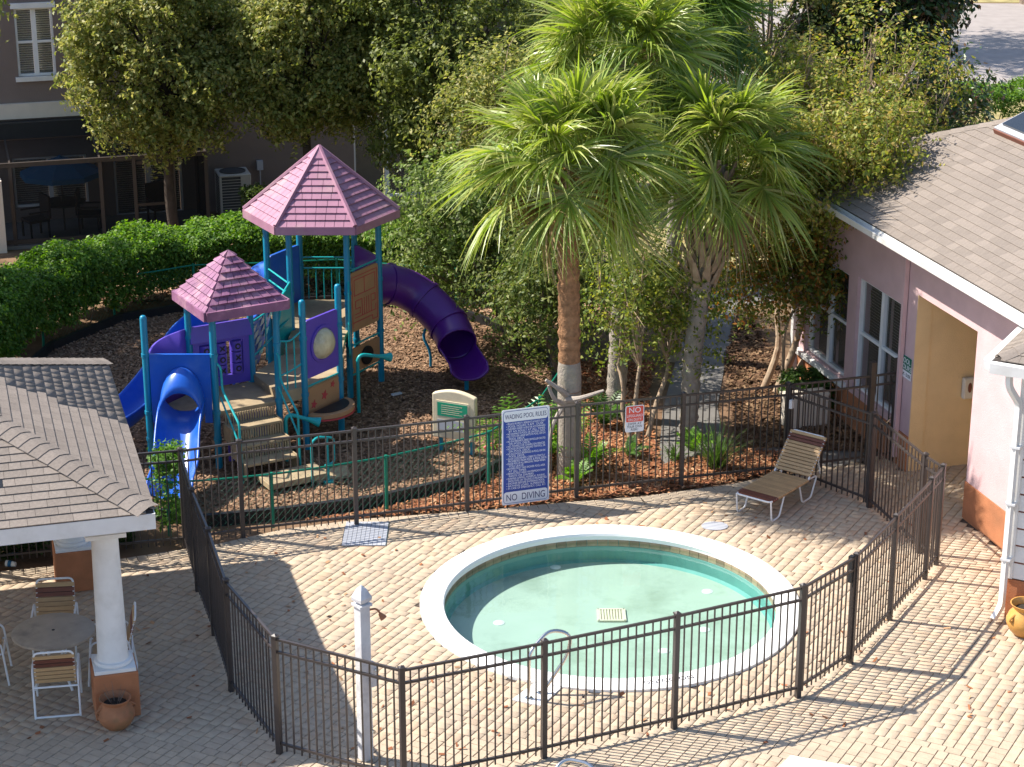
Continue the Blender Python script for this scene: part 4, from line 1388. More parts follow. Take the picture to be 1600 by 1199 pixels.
# ------------------------------------------------------------------ white sided wing at the right edge
wing = thing('white_wing', 'white lap sided wing with small shingle roof and orange base', 'building', (6.67, 25.28, 0))
A29 = math.radians(-29)
f1 = Vector((math.cos(A29), math.sin(A29), 0)); f2 = Vector((-math.sin(A29), math.cos(A29), 0))
C0 = Vector((6.67, 25.28, 0))
core = [C0 + f1 * 0.02 + f2 * 0.02, C0 + f1 * 3 + f2 * 0.02, C0 + f1 * 3 + f2 * 3, C0 + f1 * 0.02 + f2 * 3]
MB().prism([(p_.x, p_.y) for p_ in core], -0.04, 3.6).build('core_wall', 'cream', wing)
z = 0.6
while z < 3.55:
    for (dr, nr) in ((f1, -f2), (f2, -f1)):
        a, b = C0 + dr * 0.0, C0 + dr * 3
        lo = nr * 0.022; hi = nr * 0.004
        MB().add([a + Z * z + lo, b + Z * z + lo, b + Z * (z + 0.215) + hi, a + Z * (z + 0.215) + hi, a + Z * z, b + Z * z], [(0, 1, 2, 3), (4, 5, 1, 0)]).build('lap_board', 'white_paint', wing)
        MB().add([a + Z * (z + 0.215) + nr * 0.006, b + Z * (z + 0.215) + nr * 0.006, b + Z * (z + 0.245) + nr * 0.006, a + Z * (z + 0.245) + nr * 0.006], [(0, 1, 2, 3)]).build('trim_strip', 'strap_brown', wing)
    z += 0.245
for (dr, nr) in ((f1, -f2), (f2, -f1)):
    a, b = C0 + nr * 0.03, C0 + dr * 3 + nr * 0.03
    MB().slab([a + Z * -0.03, b + Z * -0.03, b + Z * 0.58, a + Z * 0.58], -nr, 0.045).build('base_band', 'stucco_orange', wing)
MB().box((C0.x - 0.01, C0.y - 0.0, 2.08), (0.10, 0.10, 2.96), A29).build('corner_board', 'white_paint', wing)
E0 = Vector((6.20, 25.28, 3.66))
wr = MB()
rise = 0.5
pA, pB, pC = E0, E0 + f1 * 4, E0 + f2 * 4
top = E0 + f1 * 2.5 + f2 * 2.5 + Z * 2.5 * rise
pD = E0 + f1 * 4 + f2 * 4
wr.add([pA, pB, top], [(0, 1, 2)]); wr.add([pA, top, pC], [(0, 1, 2)])
wro = wr.build('roof', 'roof_under', wing, recalc=False)
cw, sw = math.cos(math.atan(rise)), math.sin(math.atan(rise))
shingles(wro, pA + Z * 0.012, f1, (f2 * cw + Z * sw), lambda v: (v * cw, 4.0), 2.5 / cw, 0.14, 21, 60)
shingles(wro, pA + Z * 0.012, -f2, (f1 * cw + Z * sw), lambda v: (-4.0, -v * cw), 2.5 / cw, 0.14, 22, 0)
hip_caps(wro, pA, top, 16, 0.13)
q = [E0 - Z * 0.02, E0 + f1 * 4 - Z * 0.02, E0 + f1 * 4 + f2 * 4 - Z * 0.02, E0 + f2 * 4 - Z * 0.02]
MB().slab([p_ - Z * 0.05 for p_ in q], Z, 0.03).build('soffit', 'white_paint', wing)
for (dr, nr) in ((f1, -f2), (f2, -f1)):
    a, b = E0 + nr * 0.01 - Z * 0.14, E0 + dr * 4 + nr * 0.01 - Z * 0.14
    MB().slab([a, b, b + Z * 0.14, a + Z * 0.14], nr, 0.11).build('gutter', 'white_paint', wing)
ds = fillet([E0 + f1 * 0.25 - f2 * 0.06 - Z * 0.12, E0 + f1 * 0.25 - f2 * 0.04 - Z * 0.3, C0 + Vector((-0.10, -0.08, 3.1)), C0 + Vector((-0.10, -0.08, 0.22)), C0 + Vector((-0.22, -0.18, 0.06))], 0.08, 4)
MB().tube(ds, 0.05, 4).build('downspout', 'white_paint', wing)
for z in (0.9, 1.7, 2.5):
    MB().box((C0.x - 0.085, C0.y - 0.07, z), (0.13, 0.13, 0.03), A29).build('downspout_strap', 'white_frame', wing)

# ------------------------------------------------------------------ taupe apartment house behind the playground
BT = 47.0
ah = thing('apartment_house', 'taupe stucco apartment house in shade behind the oak trees', 'building', (*XY(5, BT), 0))
AW = [(2.05, 2.88, 3.34, 4.86)]
LOW = [(1.75, 3.4, 0.35, 1.5), (4.0, 5.55, -0.02, 1.72), (9.6, 11.2, 0.0, 2.0)]
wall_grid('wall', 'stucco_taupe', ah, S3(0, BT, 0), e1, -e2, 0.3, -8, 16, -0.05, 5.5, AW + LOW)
window(ah, S3(0, BT, 0), e1, -e2, *AW[0], cols=2, name='window')
for (a, b, z0, z1) in ((1.98, 2.95, 4.86, 4.98), (1.98, 2.95, 3.24, 3.34)):
    MB().prism([XY(a, BT - 0.06), XY(b, BT - 0.06), XY(b, BT - 0.002), XY(a, BT - 0.002)], z0, z1).build('window_trim', 'white_paint', ah)
window(ah, S3(0, BT, 0), e1, -e2, *LOW[0], cols=2, blinds=True, midrail=False, name='window')
window(ah, S3(0, BT, 0), e1, -e2, *LOW[1], cols=2, blinds=True, midrail=False, name='sliding_door')
window(ah, S3(0, BT, 0), e1, -e2, *LOW[2], cols=2, blinds=False, midrail=False, name='sliding_door')
MB().prism([XY(-8, BT - 0.10), XY(3.6, BT - 0.10), XY(3.6, BT - 0.002), XY(-8, BT - 0.002)], 2.42, 2.76).build('ledge_band', 'cream', ah)
MB().prism([XY(-8, BT - 0.35), XY(6.3, BT - 0.35), XY(6.3, BT - 0.10), XY(-8, BT - 0.10)], 2.02, 2.38).build('shadowed_roof_edge', 'black_plastic', ah)  # solid roof edge over the porch, its shadow put into the black colour
# cream corner pilaster at the picture edge
c = S3(1.27, 44.85, 0)
MB().box((c.x, c.y, 0.75), (0.28, 0.28, 1.6), A16).build('pilaster', 'cream', ah)
# screened porch
sc = thing('screened_porch', 'dark framed screened porch on the apartment house', 'porch', (*XY(4, 45), 0))
F0, F1, PT, RZ = 1.1, 5.85, 45.0, 1.82
def pbar(a, b, r=0.035): return MB().box(((a + b) / 2), ((b - a).length, r, r * 1.6), (b - a).to_track_quat('X', 'Z').to_matrix()).build('frame_bar', 'screen_frame', sc)
for s_ in (1.62, 3.54, 4.27, 5.12, F1):
    pbar(S3(s_, PT, 0), S3(s_, PT, RZ), 0.05)
pbar(S3(F0, PT, RZ), S3(F1, PT, RZ), 0.06)
pbar(S3(F0, PT, 0.10), S3(F1, PT, 0.10), 0.06)
pbar(S3(4.27, PT, 0.75), S3(5.12, PT, 0.75), 0.04)
pbar(S3(4.33, PT, RZ - 0.12), S3(5.07, PT, RZ - 0.12), 0.05)
for s_ in (1.62, 3.54, 5.12, F1):
    pbar(S3(s_, PT, RZ), S3(s_, BT - 0.36, 2.0), 0.04)
pbar(S3(F1, BT - 0.36, 0.02), S3(F1, BT - 0.36, 2.0), 0.05)
for nm, q in (('front_screen', [S3(F0, PT, 0.1), S3(F1, PT, 0.1), S3(F1, PT, RZ), S3(F0, PT, RZ)]), ('side_screen', [S3(F1, PT, 0.05), S3(F1, BT, 0.05), S3(F1, BT, 2.0), S3(F1, PT, RZ)]), ('roof_screen', [S3(F0, PT, RZ), S3(F1, PT, RZ), S3(F1, BT - .36, 2.0), S3(F0, BT - .36, 2.0)])):
    MB().add(q, [(0, 1, 2, 3)]).build(nm, 'screen_mesh', sc)
MB().prism([XY(F0, PT - 0.1), XY(F1 + 0.1, PT - 0.1), XY(F1 + 0.1, BT), XY(F0, BT)], -0.04, 0.03).build('porch_floor', 'concrete_path', sc)
um = thing('patio_umbrella', 'closed in blue market umbrella inside the screened porch', 'umbrella', S3(2.75, 46.0, 0))
um['label'] = 'open dark blue market umbrella inside the screened porch'
c = S3(2.75, 46.0, 0)
MB().lathe([(0.92, 1.27), (0.90, 1.38), (0.5, 1.56), (0.05, 1.72), (0.001, 1.76)], c, 8).build('canopy', 'canvas_blue', um)
MB().tube([c, c + Z * 1.7], 0.02, 8).build('pole', 'screen_frame', um)
MB().lathe([(0.5, 0.66), (0.5, 0.69), (0.001, 0.69)], c, 20).build('table_top', 'dark_wicker', um)
for i, (s_, t_, rz) in enumerate(((2.1, 45.6, 2.2), (3.3, 45.75, -1.5), (4.9, 45.9, -2.6))):
    c = S3(s_, t_, 0.03)
    ch = thing('porch_chair', ('dark wicker chair left of the umbrella pole', 'dark wicker chair right of the umbrella pole', 'dark slatted chair before the sliding door of the porch')[i], 'chair', c, 'dark chairs in the screened porch')
    M = M_at(c.x, c.y, rz, 0.03)
    R_ = Matrix.Rotation(rz, 3, 'Z')
    MB().box(M @ Vector((0, 0, 0.40)), (0.5, 0.48, 0.06), rz).build('seat', 'dark_wicker', ch)
    MB().box(M @ Vector((0, -0.25, 0.68)), (0.5, 0.05, 0.5), rz).build('backrest', 'dark_wicker', ch)
    for sx in (-1, 1):
        MB().box(M @ Vector((sx * 0.24, 0.0, 0.60)), (0.05, 0.46, 0.03), rz).build('armrest', 'dark_wicker', ch)
        for sy in (-1, 1):
            MB().box(M @ Vector((sx * 0.23, sy * 0.21, 0.19)), (0.04, 0.04, 0.38), rz).build('leg', 'dark_wicker', ch)
# condenser
c = S3(6.6, 46.2, 0)
ac = thing('air_conditioner', 'grey outdoor air conditioning condenser beside the porch', 'condenser', c)
MB().box(c + Z * 0.54, (0.70, 0.70, 0.98), A16).build('grille', 'ac_grille', ac, bevel=0.04)
for sx in (-1, 1):
    for sy in (-1, 1):
        q = c + e1 * (0.335 * sx) + e2 * (0.335 * sy)
        MB().box(q + Z * 0.54, (0.06, 0.06, 1.0), A16).build('corner_post', 'ac_metal', ac, bevel=0.015)
for k in range(14):
    MB().box(c + Z * (0.1 + k * 0.066), (0.715, 0.715, 0.012), A16).build('louvre', 'ac_metal', ac)
MB().slab([c + e1 * 0.13 - e2 * 0.355 + Z * 0.05, c + e1 * 0.35 - e2 * 0.355 + Z * 0.05, c + e1 * 0.35 - e2 * 0.355 + Z * 1.03, c + e1 * 0.13 - e2 * 0.355 + Z * 1.03], -e2, 0.012).build('service_panel', 'ac_metal', ac)
MB().box(c + Z * 1.05, (0.74, 0.74, 0.06), A16).build('top_cover', 'ac_metal', ac, bevel=0.03)
MB().lathe([(0.30, 1.082), (0.30, 1.10), (0.27, 1.10), (0.27, 1.086), (0.001, 1.084)], c, 24).build('fan_guard', 'ac_grille', ac)
c = S3(7.35, BT - 0.06, 1.0)
eb = thing('electric_box', 'small grey green electric disconnect box on the taupe wall', 'electric box', c)
MB().box(c, (0.14, 0.1, 0.22), A16).build('case', 'grey_plate', eb)
MB().tube([c - Z * 0.11, c - Z * 0.9], 0.015, 6).build('conduit', 'grey_plate', eb)
# white plastic armchair by the far sliding door
c = Vector((-2.85, 44.4, 0))
pc = thing('plastic_chair', 'white plastic armchair standing by the apartment wall', 'chair', c)
rz = math.radians(-60)
M = M_at(c.x, c.y, rz)
MB().box(M @ Vector((0, 0, 0.42)), (0.48, 0.46, 0.03), rz).build('seat', 'white_plastic', pc)
bk = MB()
prof = [(-0.24, 0.43), (-0.25, 0.8), (-0.15, 0.92), (0.15, 0.92), (0.25, 0.8), (0.24, 0.43)]
bk.slab([M @ Vector((x_, -0.22 - (z_ - 0.43) * 0.25, z_)) for x_, z_ in prof], M.to_3x3() @ Vector((0, 1, 0.2)), 0.025)
bk.build('backrest', 'white_plastic', pc)
for sx in (-1, 1):
    MB().tube(xf(M, fillet([(sx * 0.26, 0.24, 0), (sx * 0.26, 0.2, 0.64), (sx * 0.26, -0.25, 0.66)], 0.08)), 0.022, 6).build('arm_leg', 'white_plastic', pc)
    MB().tube(xf(M, [(sx * 0.24, -0.28, 0), (sx * 0.22, -0.2, 0.45)]), 0.022, 6).build('leg', 'white_plastic', pc)

# ------------------------------------------------------------------ play structure
play = thing('play_structure', 'teal post play structure with pink hexagon roof and purple tube slide', 'playground', (-4.0, 32.6, 0))
P1 = Vector((-5.74, 30.7, 0)); P2 = Vector((-5.2, 31.63, 0)); P3 = Vector((-4.67, 30.7, 0)); P5 = Vector((-3.74, 31.24, 0))
P4 = Vector((-4.27, 32.17, 0)); P6 = Vector((-3.35, 31.52, 0)); P7 = Vector((-2.84, 32.29, 0))
HC = Vector((-3.31, 34.87, 0)); HR = 0.98
hexp = [HC + Vector((HR * math.cos(math.radians(a)), HR * math.sin(math.radians(a)), 0)) for a in (0, 60, 120, 180, 240, 300)]   # R BR BL L FL FR
hR, hBR, hBL, hL, hFL, hFR = hexp


def ppost(p_, h, cap=True):
    b = MB()
    b.lathe([(0.055, 0.0), (0.055, h - 0.05), (0.047, h - 0.015), (0.028, h), (0.001, h + 0.004)], p_, 14)
    o = b.build('post', 'play_teal', play, smooth=True)
    for z in (0.5, 0.95, 1.9):
        if z < h:
            MB().lathe([(0.057, z - 0.03), (0.066, z - 0.028), (0.066, z + 0.028), (0.057, z + 0.03)], p_, 14).build('collar', 'play_teal', o, smooth=True)
    return o


for p_, h in ((P1, 2.55), (P6, 2.55), (P7, 2.58), (P2, 2.72), (P3, 2.72), (P4, 2.72), (P5, 2.72)):
    ppost(p_, h)
for p_ in hexp:
    ppost(p_, 3.2)


def deckpoly(pts, z, name='deck', th=0.07):
    return MB().prism([(q.x, q.y) for q in pts], z - th, z).build(name, 'play_tan', play, bevel=0.008)


D1, D2, D3 = 0.95, 1.08, 1.26
deckpoly([P3, P5, P4, P2], D1)
deckpoly([P1, P3, P2], D1 - 0.003)
deckpoly([P5, P6, P7, Vector((-2.84, 33.2, 0)), Vector((-3.85, 33.2, 0)), P4], D2, th=0.20)
deckpoly([Vector((-2.86, 33.2, 0)), Vector((-2.86, 33.62, 0)), Vector((-3.82, 33.62, 0)), Vector((-3.85, 33.2, 0))], D2 + 0.10, 'step', 0.14)
deckpoly([Vector((-2.86, 33.63, 0)), hFR, hFL, Vector((-3.82, 33.63, 0))], D3 - 0.02, 'step', 0.14)
deckpoly(hexp, D3)
# steps from the square deck to the ground, towards -60 deg
dn = Vector((0.5, -0.866, 0)); al = Vector((0.866, 0.5, 0))
for k, zt in enumerate((0.74, 0.53, 0.32)):
    a = P3 + al * 0.10 + dn * (0.05 + 0.27 * k)
    b = a + al * 0.86
    q = [a, b, b + dn * 0.28, a + dn * 0.28]
    st = MB().prism([(v.x, v.y) for v in q], zt - 0.045, zt).build('step', 'play_tan', play, bevel=0.008)
    fr_ = MB()
    nb = 20
    for i in range(nb):       # perforated riser: little uprights with gaps
        c0 = a + al * (0.86 * (i + 0.2) / nb); c1 = a + al * (0.86 * (i + 0.8) / nb)
        fr_.prism([(v.x, v.y) for v in (c0, c1, c1 + dn * 0.02, c0 + dn * 0.02)], zt, zt + 0.165)
    fr_.build('riser', 'play_tan', st)
    for sde in (a - al * 0.02, b):
        MB().prism([(v.x, v.y) for v in (sde, sde + al * 0.02, sde + al * 0.02 + dn * 0.3, sde + dn * 0.3)], max(0.0, zt - 0.25), zt + 0.02).build('step_side', 'play_tan', st)
# low transfer platform
q0 = P3 + al * 0.25 + dn * 0.92
deckpoly([q0, q0 + al * 1.0, q0 + al * 1.0 + dn * 0.5, q0 + dn * 0.5], 0.16, 'transfer_platform', 0.10)
deckpoly([q0 + al * 0.7 + dn * 0.1, q0 + al * 1.5 + dn * 0.1, q0 + al * 1.4 + dn * 0.5, q0 + al * 0.8 + dn * 0.5], 0.055, 'ground_pad', 0.05)


def trail(pts, r=0.019, mat='play_green_teal', name='handrail', fr=0.08):
    return MB().tube(fillet(pts, fr, 5), r, 8).build(name, mat, play, smooth=True)


s0 = P3 + al * 0.06; s1 = P5 - al * 0.02
trail([s0 + Z * 1.78 - al * 0.04, s0 + Z * 1.72 + dn * 0.12, s0 + dn * 0.14 + Z * 1.35, s0 + dn * 0.78 + Z * 0.98, s0 + dn * 0.80 + Z * 0.0])
trail([s0 + dn * 0.05 + Z * 1.2, s0 + dn * 0.76 + Z * 0.62], 0.016)
trail([s1 + Z * 1.78, s1 + Z * 1.72 + dn * 0.12, s1 + dn * 0.14 + Z * 1.35, s1 + dn * 0.78 + Z * 0.98, s1 + dn * 0.80 + Z * 0.0])
trail([s1 + dn * 0.05 + Z * 1.2, s1 + dn * 0.76 + Z * 0.62], 0.016)
# loop handle by the transfer platform
lh = q0 + al * 0.72 + dn * 0.52
trail([lh + Z * 0.0, lh + Z * 0.72, lh + al * 0.10 + Z * 0.80, lh + al * 0.38 + Z * 0.74, lh + al * 0.38 + Z * 0.32, lh + al * 0.22 + Z * 0.30], 0.02, name='loop_handle', fr=0.07)
trail([lh + al * 0.26 + Z * 0.76, lh + al * 0.27 + Z * 0.0], 0.026, name='loop_post')
MB().box(lh + al * 0.27 + Z * 0.02, (0.16, 0.12, 0.04), 0.5).build('foot_plate', 'play_green_teal', play)
# rails by the upper walk (P5-P4 side)
for (a, b) in ((P4, hFL), (P5, P6)):
    trail([a + Z * 1.95, a.lerp(b, 0.5) + Z * 1.9 , b + Z * 2.05], 0.016)
    trail([a + Z * 1.35, a.lerp(b, 0.5) + Z * 1.4, b + Z * 1.5], 0.016)
    for k in (0.35, 0.65):
        m_ = a.lerp(b, k)
        trail([m_ + Z * 1.1, m_ + Z * 1.92], 0.013, name='baluster')
for z in (1.85, 2.05):
    trail([hBL + Z * z, hBR + Z * z], 0.016)
    trail([hL + Z * (z + .05), hFL + Z * z], 0.016)
for k in range(1, 7):
    m_ = hBL.lerp(hBR, k / 7)
    trail([m_ + Z * 1.28, m_ + Z * 1.85], 0.01, name='baluster')
# teal side fins at the stair to the hexagon deck
for (p_, sx) in ((hFL, -0.12), (hFR, 0.02)):
    q = [p_ + Z * 2.15, p_ + Vector((sx, -0.30, 2.0)), p_ + Vector((sx * 1.6, -0.52, 1.5)), p_ + Vector((sx * 1.6, -0.50, 0.95)), p_ + Vector((sx, -0.25, 0.80)), p_ + Z * 0.86]
    MB().slab(q, Vector((1, 0, 0)), 0.035).build('side_fin', 'play_green_teal', play, bevel=0.01)


def panel(a, b, z0, z1, mat, name, th=0.04, inset=0.05, r=0.05):
    a, b = Vector(a), Vector(b)
    d_ = (b - a).normalized()
    n_ = Vector((d_.y, -d_.x, 0))
    o = a - n_ * (th / 2)
    return board(name, mat, play, o, d_, n_, inset, (b - a).length - inset, z0, z1, th, r), d_, n_


# purple bubble panel between the short posts
pp, d_, n_ = panel(P6, P7, 1.20, 2.18, 'play_violet', 'bubble_panel')
L67 = (P7 - P6).length
cc = P6 + d_ * (L67 / 2) + Z * 1.70
ringv = MB()
N_ = 28
for (rr, off) in ((0.31, 0.022), (0.31, 0.045), (0.27, 0.05), (0.25, 0.03)):
    for k in range(N_):
        a = 2 * math.pi * k / N_
        ringv.v.append(tuple(cc + d_ * (rr * math.cos(a)) + Z * (rr * math.sin(a)) + n_ * off))
for i in range(3):
    for k in range(N_):
        ringv.f.append((i * N_ + k, i * N_ + (k + 1) % N_, (i + 1) * N_ + (k + 1) % N_, (i + 1) * N_ + k))
ringv.build('bubble_ring', 'play_violet', pp)
dm = MB()
for i, (rr, off) in enumerate(((0.26, 0.03), (0.24, 0.09), (0.18, 0.15), (0.1, 0.185), (0.001, 0.195))):
    for k in range(N_):
        a = 2 * math.pi * k / N_
        dm.v.append(tuple(cc + d_ * (rr * math.cos(a)) + Z * (rr * math.sin(a)) + n_ * off))
for i in range(4):
    for k in range(N_):
        dm.f.append((i * N_ + k, i * N_ + (k + 1) % N_, (i + 1) * N_ + (k + 1) % N_, (i + 1) * N_ + k))

pm('bubble_dome', (0.62, 0.55, 0.36), 0.12, 0.25, 4, spec=0.6, stain=(0.36, 0.30, 0.17), stain_scale=5, stain_amt=0.8)
dm.build('bubble_window', 'bubble_dome', pp, smooth=True, label='cloudy yellowed bubble window')
# flower panel and half-round table below it
fp, d_, n_ = panel(P6, P7, 0.58, 1.02, 'panel_brown', 'flower_panel', 0.03)
trail([P6 + Z * 1.06, P7 + Z * 1.06], 0.018, fr=0.01)
for (u, z, r_) in ((0.2, 0.72, 0.085), (0.48, 0.80, 0.09), (0.70, 0.93, 0.065)):
    st_ = []
    for k in range(10):
        a = math.pi * 2 * k / 10
        rr = r_ if k % 2 == 0 else r_ * 0.45
        st_.append(P6 + d_ * (u + rr * math.cos(a)) + Z * (z + rr * math.sin(a)) + n_ * 0.016)
    MB().slab(st_, n_, 0.006).build('red_flower', 'panel_red', fp)
tcen = P6 + d_ * (L67 / 2)
tp = [tcen + d_ * (0.5 * math.cos(math.radians(a))) + n_ * (0.08 + 0.42 * math.sin(math.radians(a))) for a in range(0, 181, 12)]
MB().prism([(v.x, v.y) for v in tp], 0.56, 0.64).build('play_table', 'panel_brown', play, bevel=0.01)
tp2 = [tcen + d_ * (0.40 * math.cos(math.radians(a))) + n_ * (0.11 + 0.30 * math.sin(math.radians(a))) for a in range(0, 181, 12)]
MB().prism([(v.x, v.y) for v in tp2], 0.642, 0.648).build('table_well', 'black_plastic', play)
tp3 = [tcen + d_ * (0.505 * math.cos(math.radians(a))) + n_ * (0.08 + 0.425 * math.sin(math.radians(a))) for a in range(0, 181, 12)]
MB().prism([(v.x, v.y) for v in tp3], 0.53, 0.558).build('table_rim', 'panel_red', play)
# maze panel and wheel panel between front right and right hexagon posts
mz, d_, n_ = panel(hFR, hR, 1.16, 2.22, 'panel_brown', 'maze_panel', 0.035, 0.06, 0.06)
trail([hFR + Z * 2.27, hR + Z * 2.27], 0.018, fr=0.01)
o_ = hFR + n_ * 0.0185
Lm = (hR - hFR).length
def groove(pts, wd=0.012):
    g_ = MB()
    for i in range(len(pts) - 1):
        (u0, z0), (u1, z1) = pts[i], pts[i + 1]
        c_ = o_ + d_ * ((u0 + u1) / 2) + Z * ((z0 + z1) / 2)
        du, dz = abs(u1 - u0) + wd, abs(z1 - z0) + wd
        q = [c_ + d_ * (sx * du / 2) + Z * (sz * dz / 2) for sx, sz in ((-1, -1), (1, -1), (1, 1), (-1, 1))]
        g_.slab(q, n_, 0.004 + 0.0004 * i)
    return g_.build('maze_line', 'panel_red', mz)
groove([(0.11, 1.24), (0.11, 2.14), (0.87, 2.14), (0.87, 1.24), (0.72, 1.24), (0.72, 1.32), (0.11, 1.32)])
groove([(0.17, 1.80), (0.81, 1.80), (0.81, 2.08), (0.17, 2.08), (0.17, 1.80)])
groove([(0.48, 1.80), (0.48, 2.08)])
groove([(0.18, 1.46), (0.34, 1.46), (0.34, 1.56), (0.20, 1.56), (0.20, 1.70), (0.40, 1.70), (0.40, 1.40)])
groove([(0.47, 1.70), (0.47, 1.40)]); groove([(0.54, 1.40), (0.54, 1.70)]); groove([(0.61, 1.70), (0.61, 1.40)])
groove([(0.68, 1.40), (0.68, 1.70), (0.81, 1.70), (0.81, 1.58), (0.72, 1.58)])
groove([(0.18, 1.40), (0.82, 1.40), (0.82, 1.50)])
wp, d_, n_ = panel(hFR, hR, 0.42, 0.86, 'panel_brown', 'wheel_panel', 0.03)
trail([hFR + Z * 0.92, hR + Z * 0.92], 0.018, fr=0.01); trail([hFR + Z * 0.38, hR + Z * 0.38], 0.018, fr=0.01)
cw_ = hFR + d_ * (Lm / 2) + Z * 0.64 + n_ * 0.02
wh = MB().slab([cw_ + d_ * (0.17 * math.cos(k * math.pi / 12)) + Z * (0.17 * math.sin(k * math.pi / 12)) for k in range(24)], n_, 0.05)
wh.build('steering_wheel', 'black_plastic', wp, bevel=0.015)
MB().slab([cw_ + n_ * 0.05 + d_ * (0.03 * math.cos(k * math.pi / 6)) + Z * (0.03 * math.sin(k * math.pi / 6)) for k in range(12)], n_, 0.015).build('wheel_hub', 'grey_plate', wp)
# talk tubes
def talk(base, to, h, name='talk_tube'):
    base, to = Vector(base), Vector(to)
    MB().tube(fillet([base, base + Z * h, to], 0.16, 6), 0.032, 10).build(name, 'play_green_teal', play, smooth=True)
    dd = (to - (base + Z * h)).normalized()
    MB().tube([to - dd * 0.02, to + dd * 0.06, to + dd * 0.20], [0.034, 0.045, 0.085], 14).build('talk_horn', 'play_green_teal', play, smooth=True)
talk((-2.62, 33.25, 0), (-2.25, 33.5, 0.93), 1.05)
talk((-3.62, 31.0, 0), (-3.27, 31.05, 0.70), 0.82)
# blue slide and hood in the front panel
d_ = (P3 - P1).normalized(); n_ = Vector((d_.y, -d_.x, 0))
sc0 = P1 + d_ * 0.56
hp_ = MB()
o_ = P1 - n_ * 0.02
LP = (P3 - P1).length
K = 14
arc = [(0.56 - 0.33 * math.cos(math.pi * k / K), 1.0 + 0.66 * math.sin(math.pi * k / K)) for k in range(K + 1)]
outl = [(0.06, 1.0)] + [(0.06 + (LP - 0.12) * k / (K - 2), 1.92) for k in range(K - 1)] + [(LP - 0.06, 1.0)]
for k in range(K):
    hp_.slab([o_ + d_ * arc[k][0] + Z * arc[k][1], o_ + d_ * arc[k + 1][0] + Z * arc[k + 1][1], o_ + d_ * outl[k + 1][0] + Z * outl[k + 1][1], o_ + d_ * outl[k][0] + Z * outl[k][1]], n_, 0.05)
for (u0, u1) in ((0.06, 0.23), (0.89, LP - 0.06)):
    hp_.slab([o_ + d_ * u0 + Z * 0.78, o_ + d_ * u1 + Z * 0.78, o_ + d_ * u1 + Z * 1.0, o_ + d_ * u0 + Z * 1.0], n_, 0.05)
sp_ = hp_.build('slide_hood_panel', 'play_blue', play)
hood = MB()
K = 14
secs = []
for i, (fw, zz, rx, hz) in enumerate(((0.02, 1.0, 0.34, 0.72), (0.10, 1.0, 0.35, 0.73), (0.22, 0.98, 0.35, 0.67), (0.32, 0.96, 0.34, 0.56), (0.38, 0.94, 0.35, 0.47))):
    secs.append([sc0 + n_ * (0.02 + fw) + d_ * (rx * math.cos(math.pi * k / K)) + Z * (zz + (hz) * math.sin(math.pi * k / K) ** 0.8) for k in range(K + 1)])
for sct in secs: hood.v += [tuple(v) for v in sct]
for i in range(len(secs) - 1):
    for k in range(K):
        hood.f.append((i * (K + 1) + k, i * (K + 1) + k + 1, (i + 1) * (K + 1) + k + 1, (i + 1) * (K + 1) + k))
ho = hood.build('slide_hood', 'play_blue', sp_, smooth=True)
so_ = ho.modifiers.new('solid', 'SOLIDIFY'); so_.thickness = 0.025


def trough(path, wid, wall, name, mat, thick=0.03, flare=0.0):
    path = smooth_path(path, 6)
    prof = []
    for k in range(13):
        a = math.pi * k / 12
        x_ = -math.cos(a)
        prof.append((x_ * wid / 2, wall * (abs(x_) ** 3.0)))
    mb = MB()
    n = len(path)
    for i, p_ in enumerate(path):
        d__ = (path[min(i + 1, n - 1)] - path[max(i - 1, 0)]); d__.normalize()
        sd = Vector((d__.y, -d__.x, 0)).normalized()
        up_ = sd.cross(d__).normalized()
        if up_.z < 0: up_ = -up_
        t = i / (n - 1)
        for (x_, h_) in prof:
            mb.v.append(tuple(p_ + sd * (x_ * (1 + flare * max(0, t - 0.75) * 4)) + up_ * (h_ * (1 - 0.55 * max(0, t - 0.8) * 5 * 0.8))))
    for i in range(n - 1):
        for k in range(12):
            mb.f.append((i * 13 + k, i * 13 + k + 1, (i + 1) * 13 + k + 1, (i + 1) * 13 + k))
    o = mb.build(name, mat, play, smooth=True)
    m_ = o.modifiers.new('solid', 'SOLIDIFY'); m_.thickness = thick; m_.offset = -1
    return o


c0 = sc0 + n_ * 0.0
trough([c0 - n_ * 0.05 + Z * 0.95, c0 + n_ * 0.3 + Z * 0.90, c0 + n_ * 0.7 + Z * 0.62, c0 + n_ * 1.15 + d_ * 0.02 + Z * 0.33, c0 + n_ * 1.55 + d_ * 0.0 + Z * 0.22, c0 + n_ * 1.80 + Z * 0.22], 0.66, 0.26, 'slide_chute', 'play_blue', flare=0.04)
trail([c0 + n_ * 1.5 + Z * 0.18, c0 + n_ * 1.5 + Z * 0.0], 0.03, 'play_teal', 'slide_foot')
trail([c0 + n_ * 0.75 + d_ * 0.0 + Z * 0.52, c0 + n_ * 0.75 + d_ * 0.0 + Z * 0.0], 0.03, 'play_teal', 'slide_foot')
# long curved slide from the hexagon deck round the back of the small tower
mL = (hL + hBL) / 2
trough([mL + Z * 1.27, mL + Vector((-0.45, 0.2, 1.22)), Vector((-5.1, 35.1, 1.08)), Vector((-5.55, 34.2, 0.92)), Vector((-5.75, 33.2, 0.76)), Vector((-6.0, 32.2, 0.55)), Vector((-6.3, 31.5, 0.38)), Vector((-6.75, 30.9, 0.27)), Vector((-7.05, 30.6, 0.26))], 0.62, 0.36, 'curved_slide', 'play_blue')
for q in ((-5.58, 34.15, 0.9), (-6.0, 32.2, 0.5), (-6.7, 31.0, 0.24)):
    trail([Vector(q), Vector((q[0], q[1], 0))], 0.03, 'play_teal', 'slide_foot')
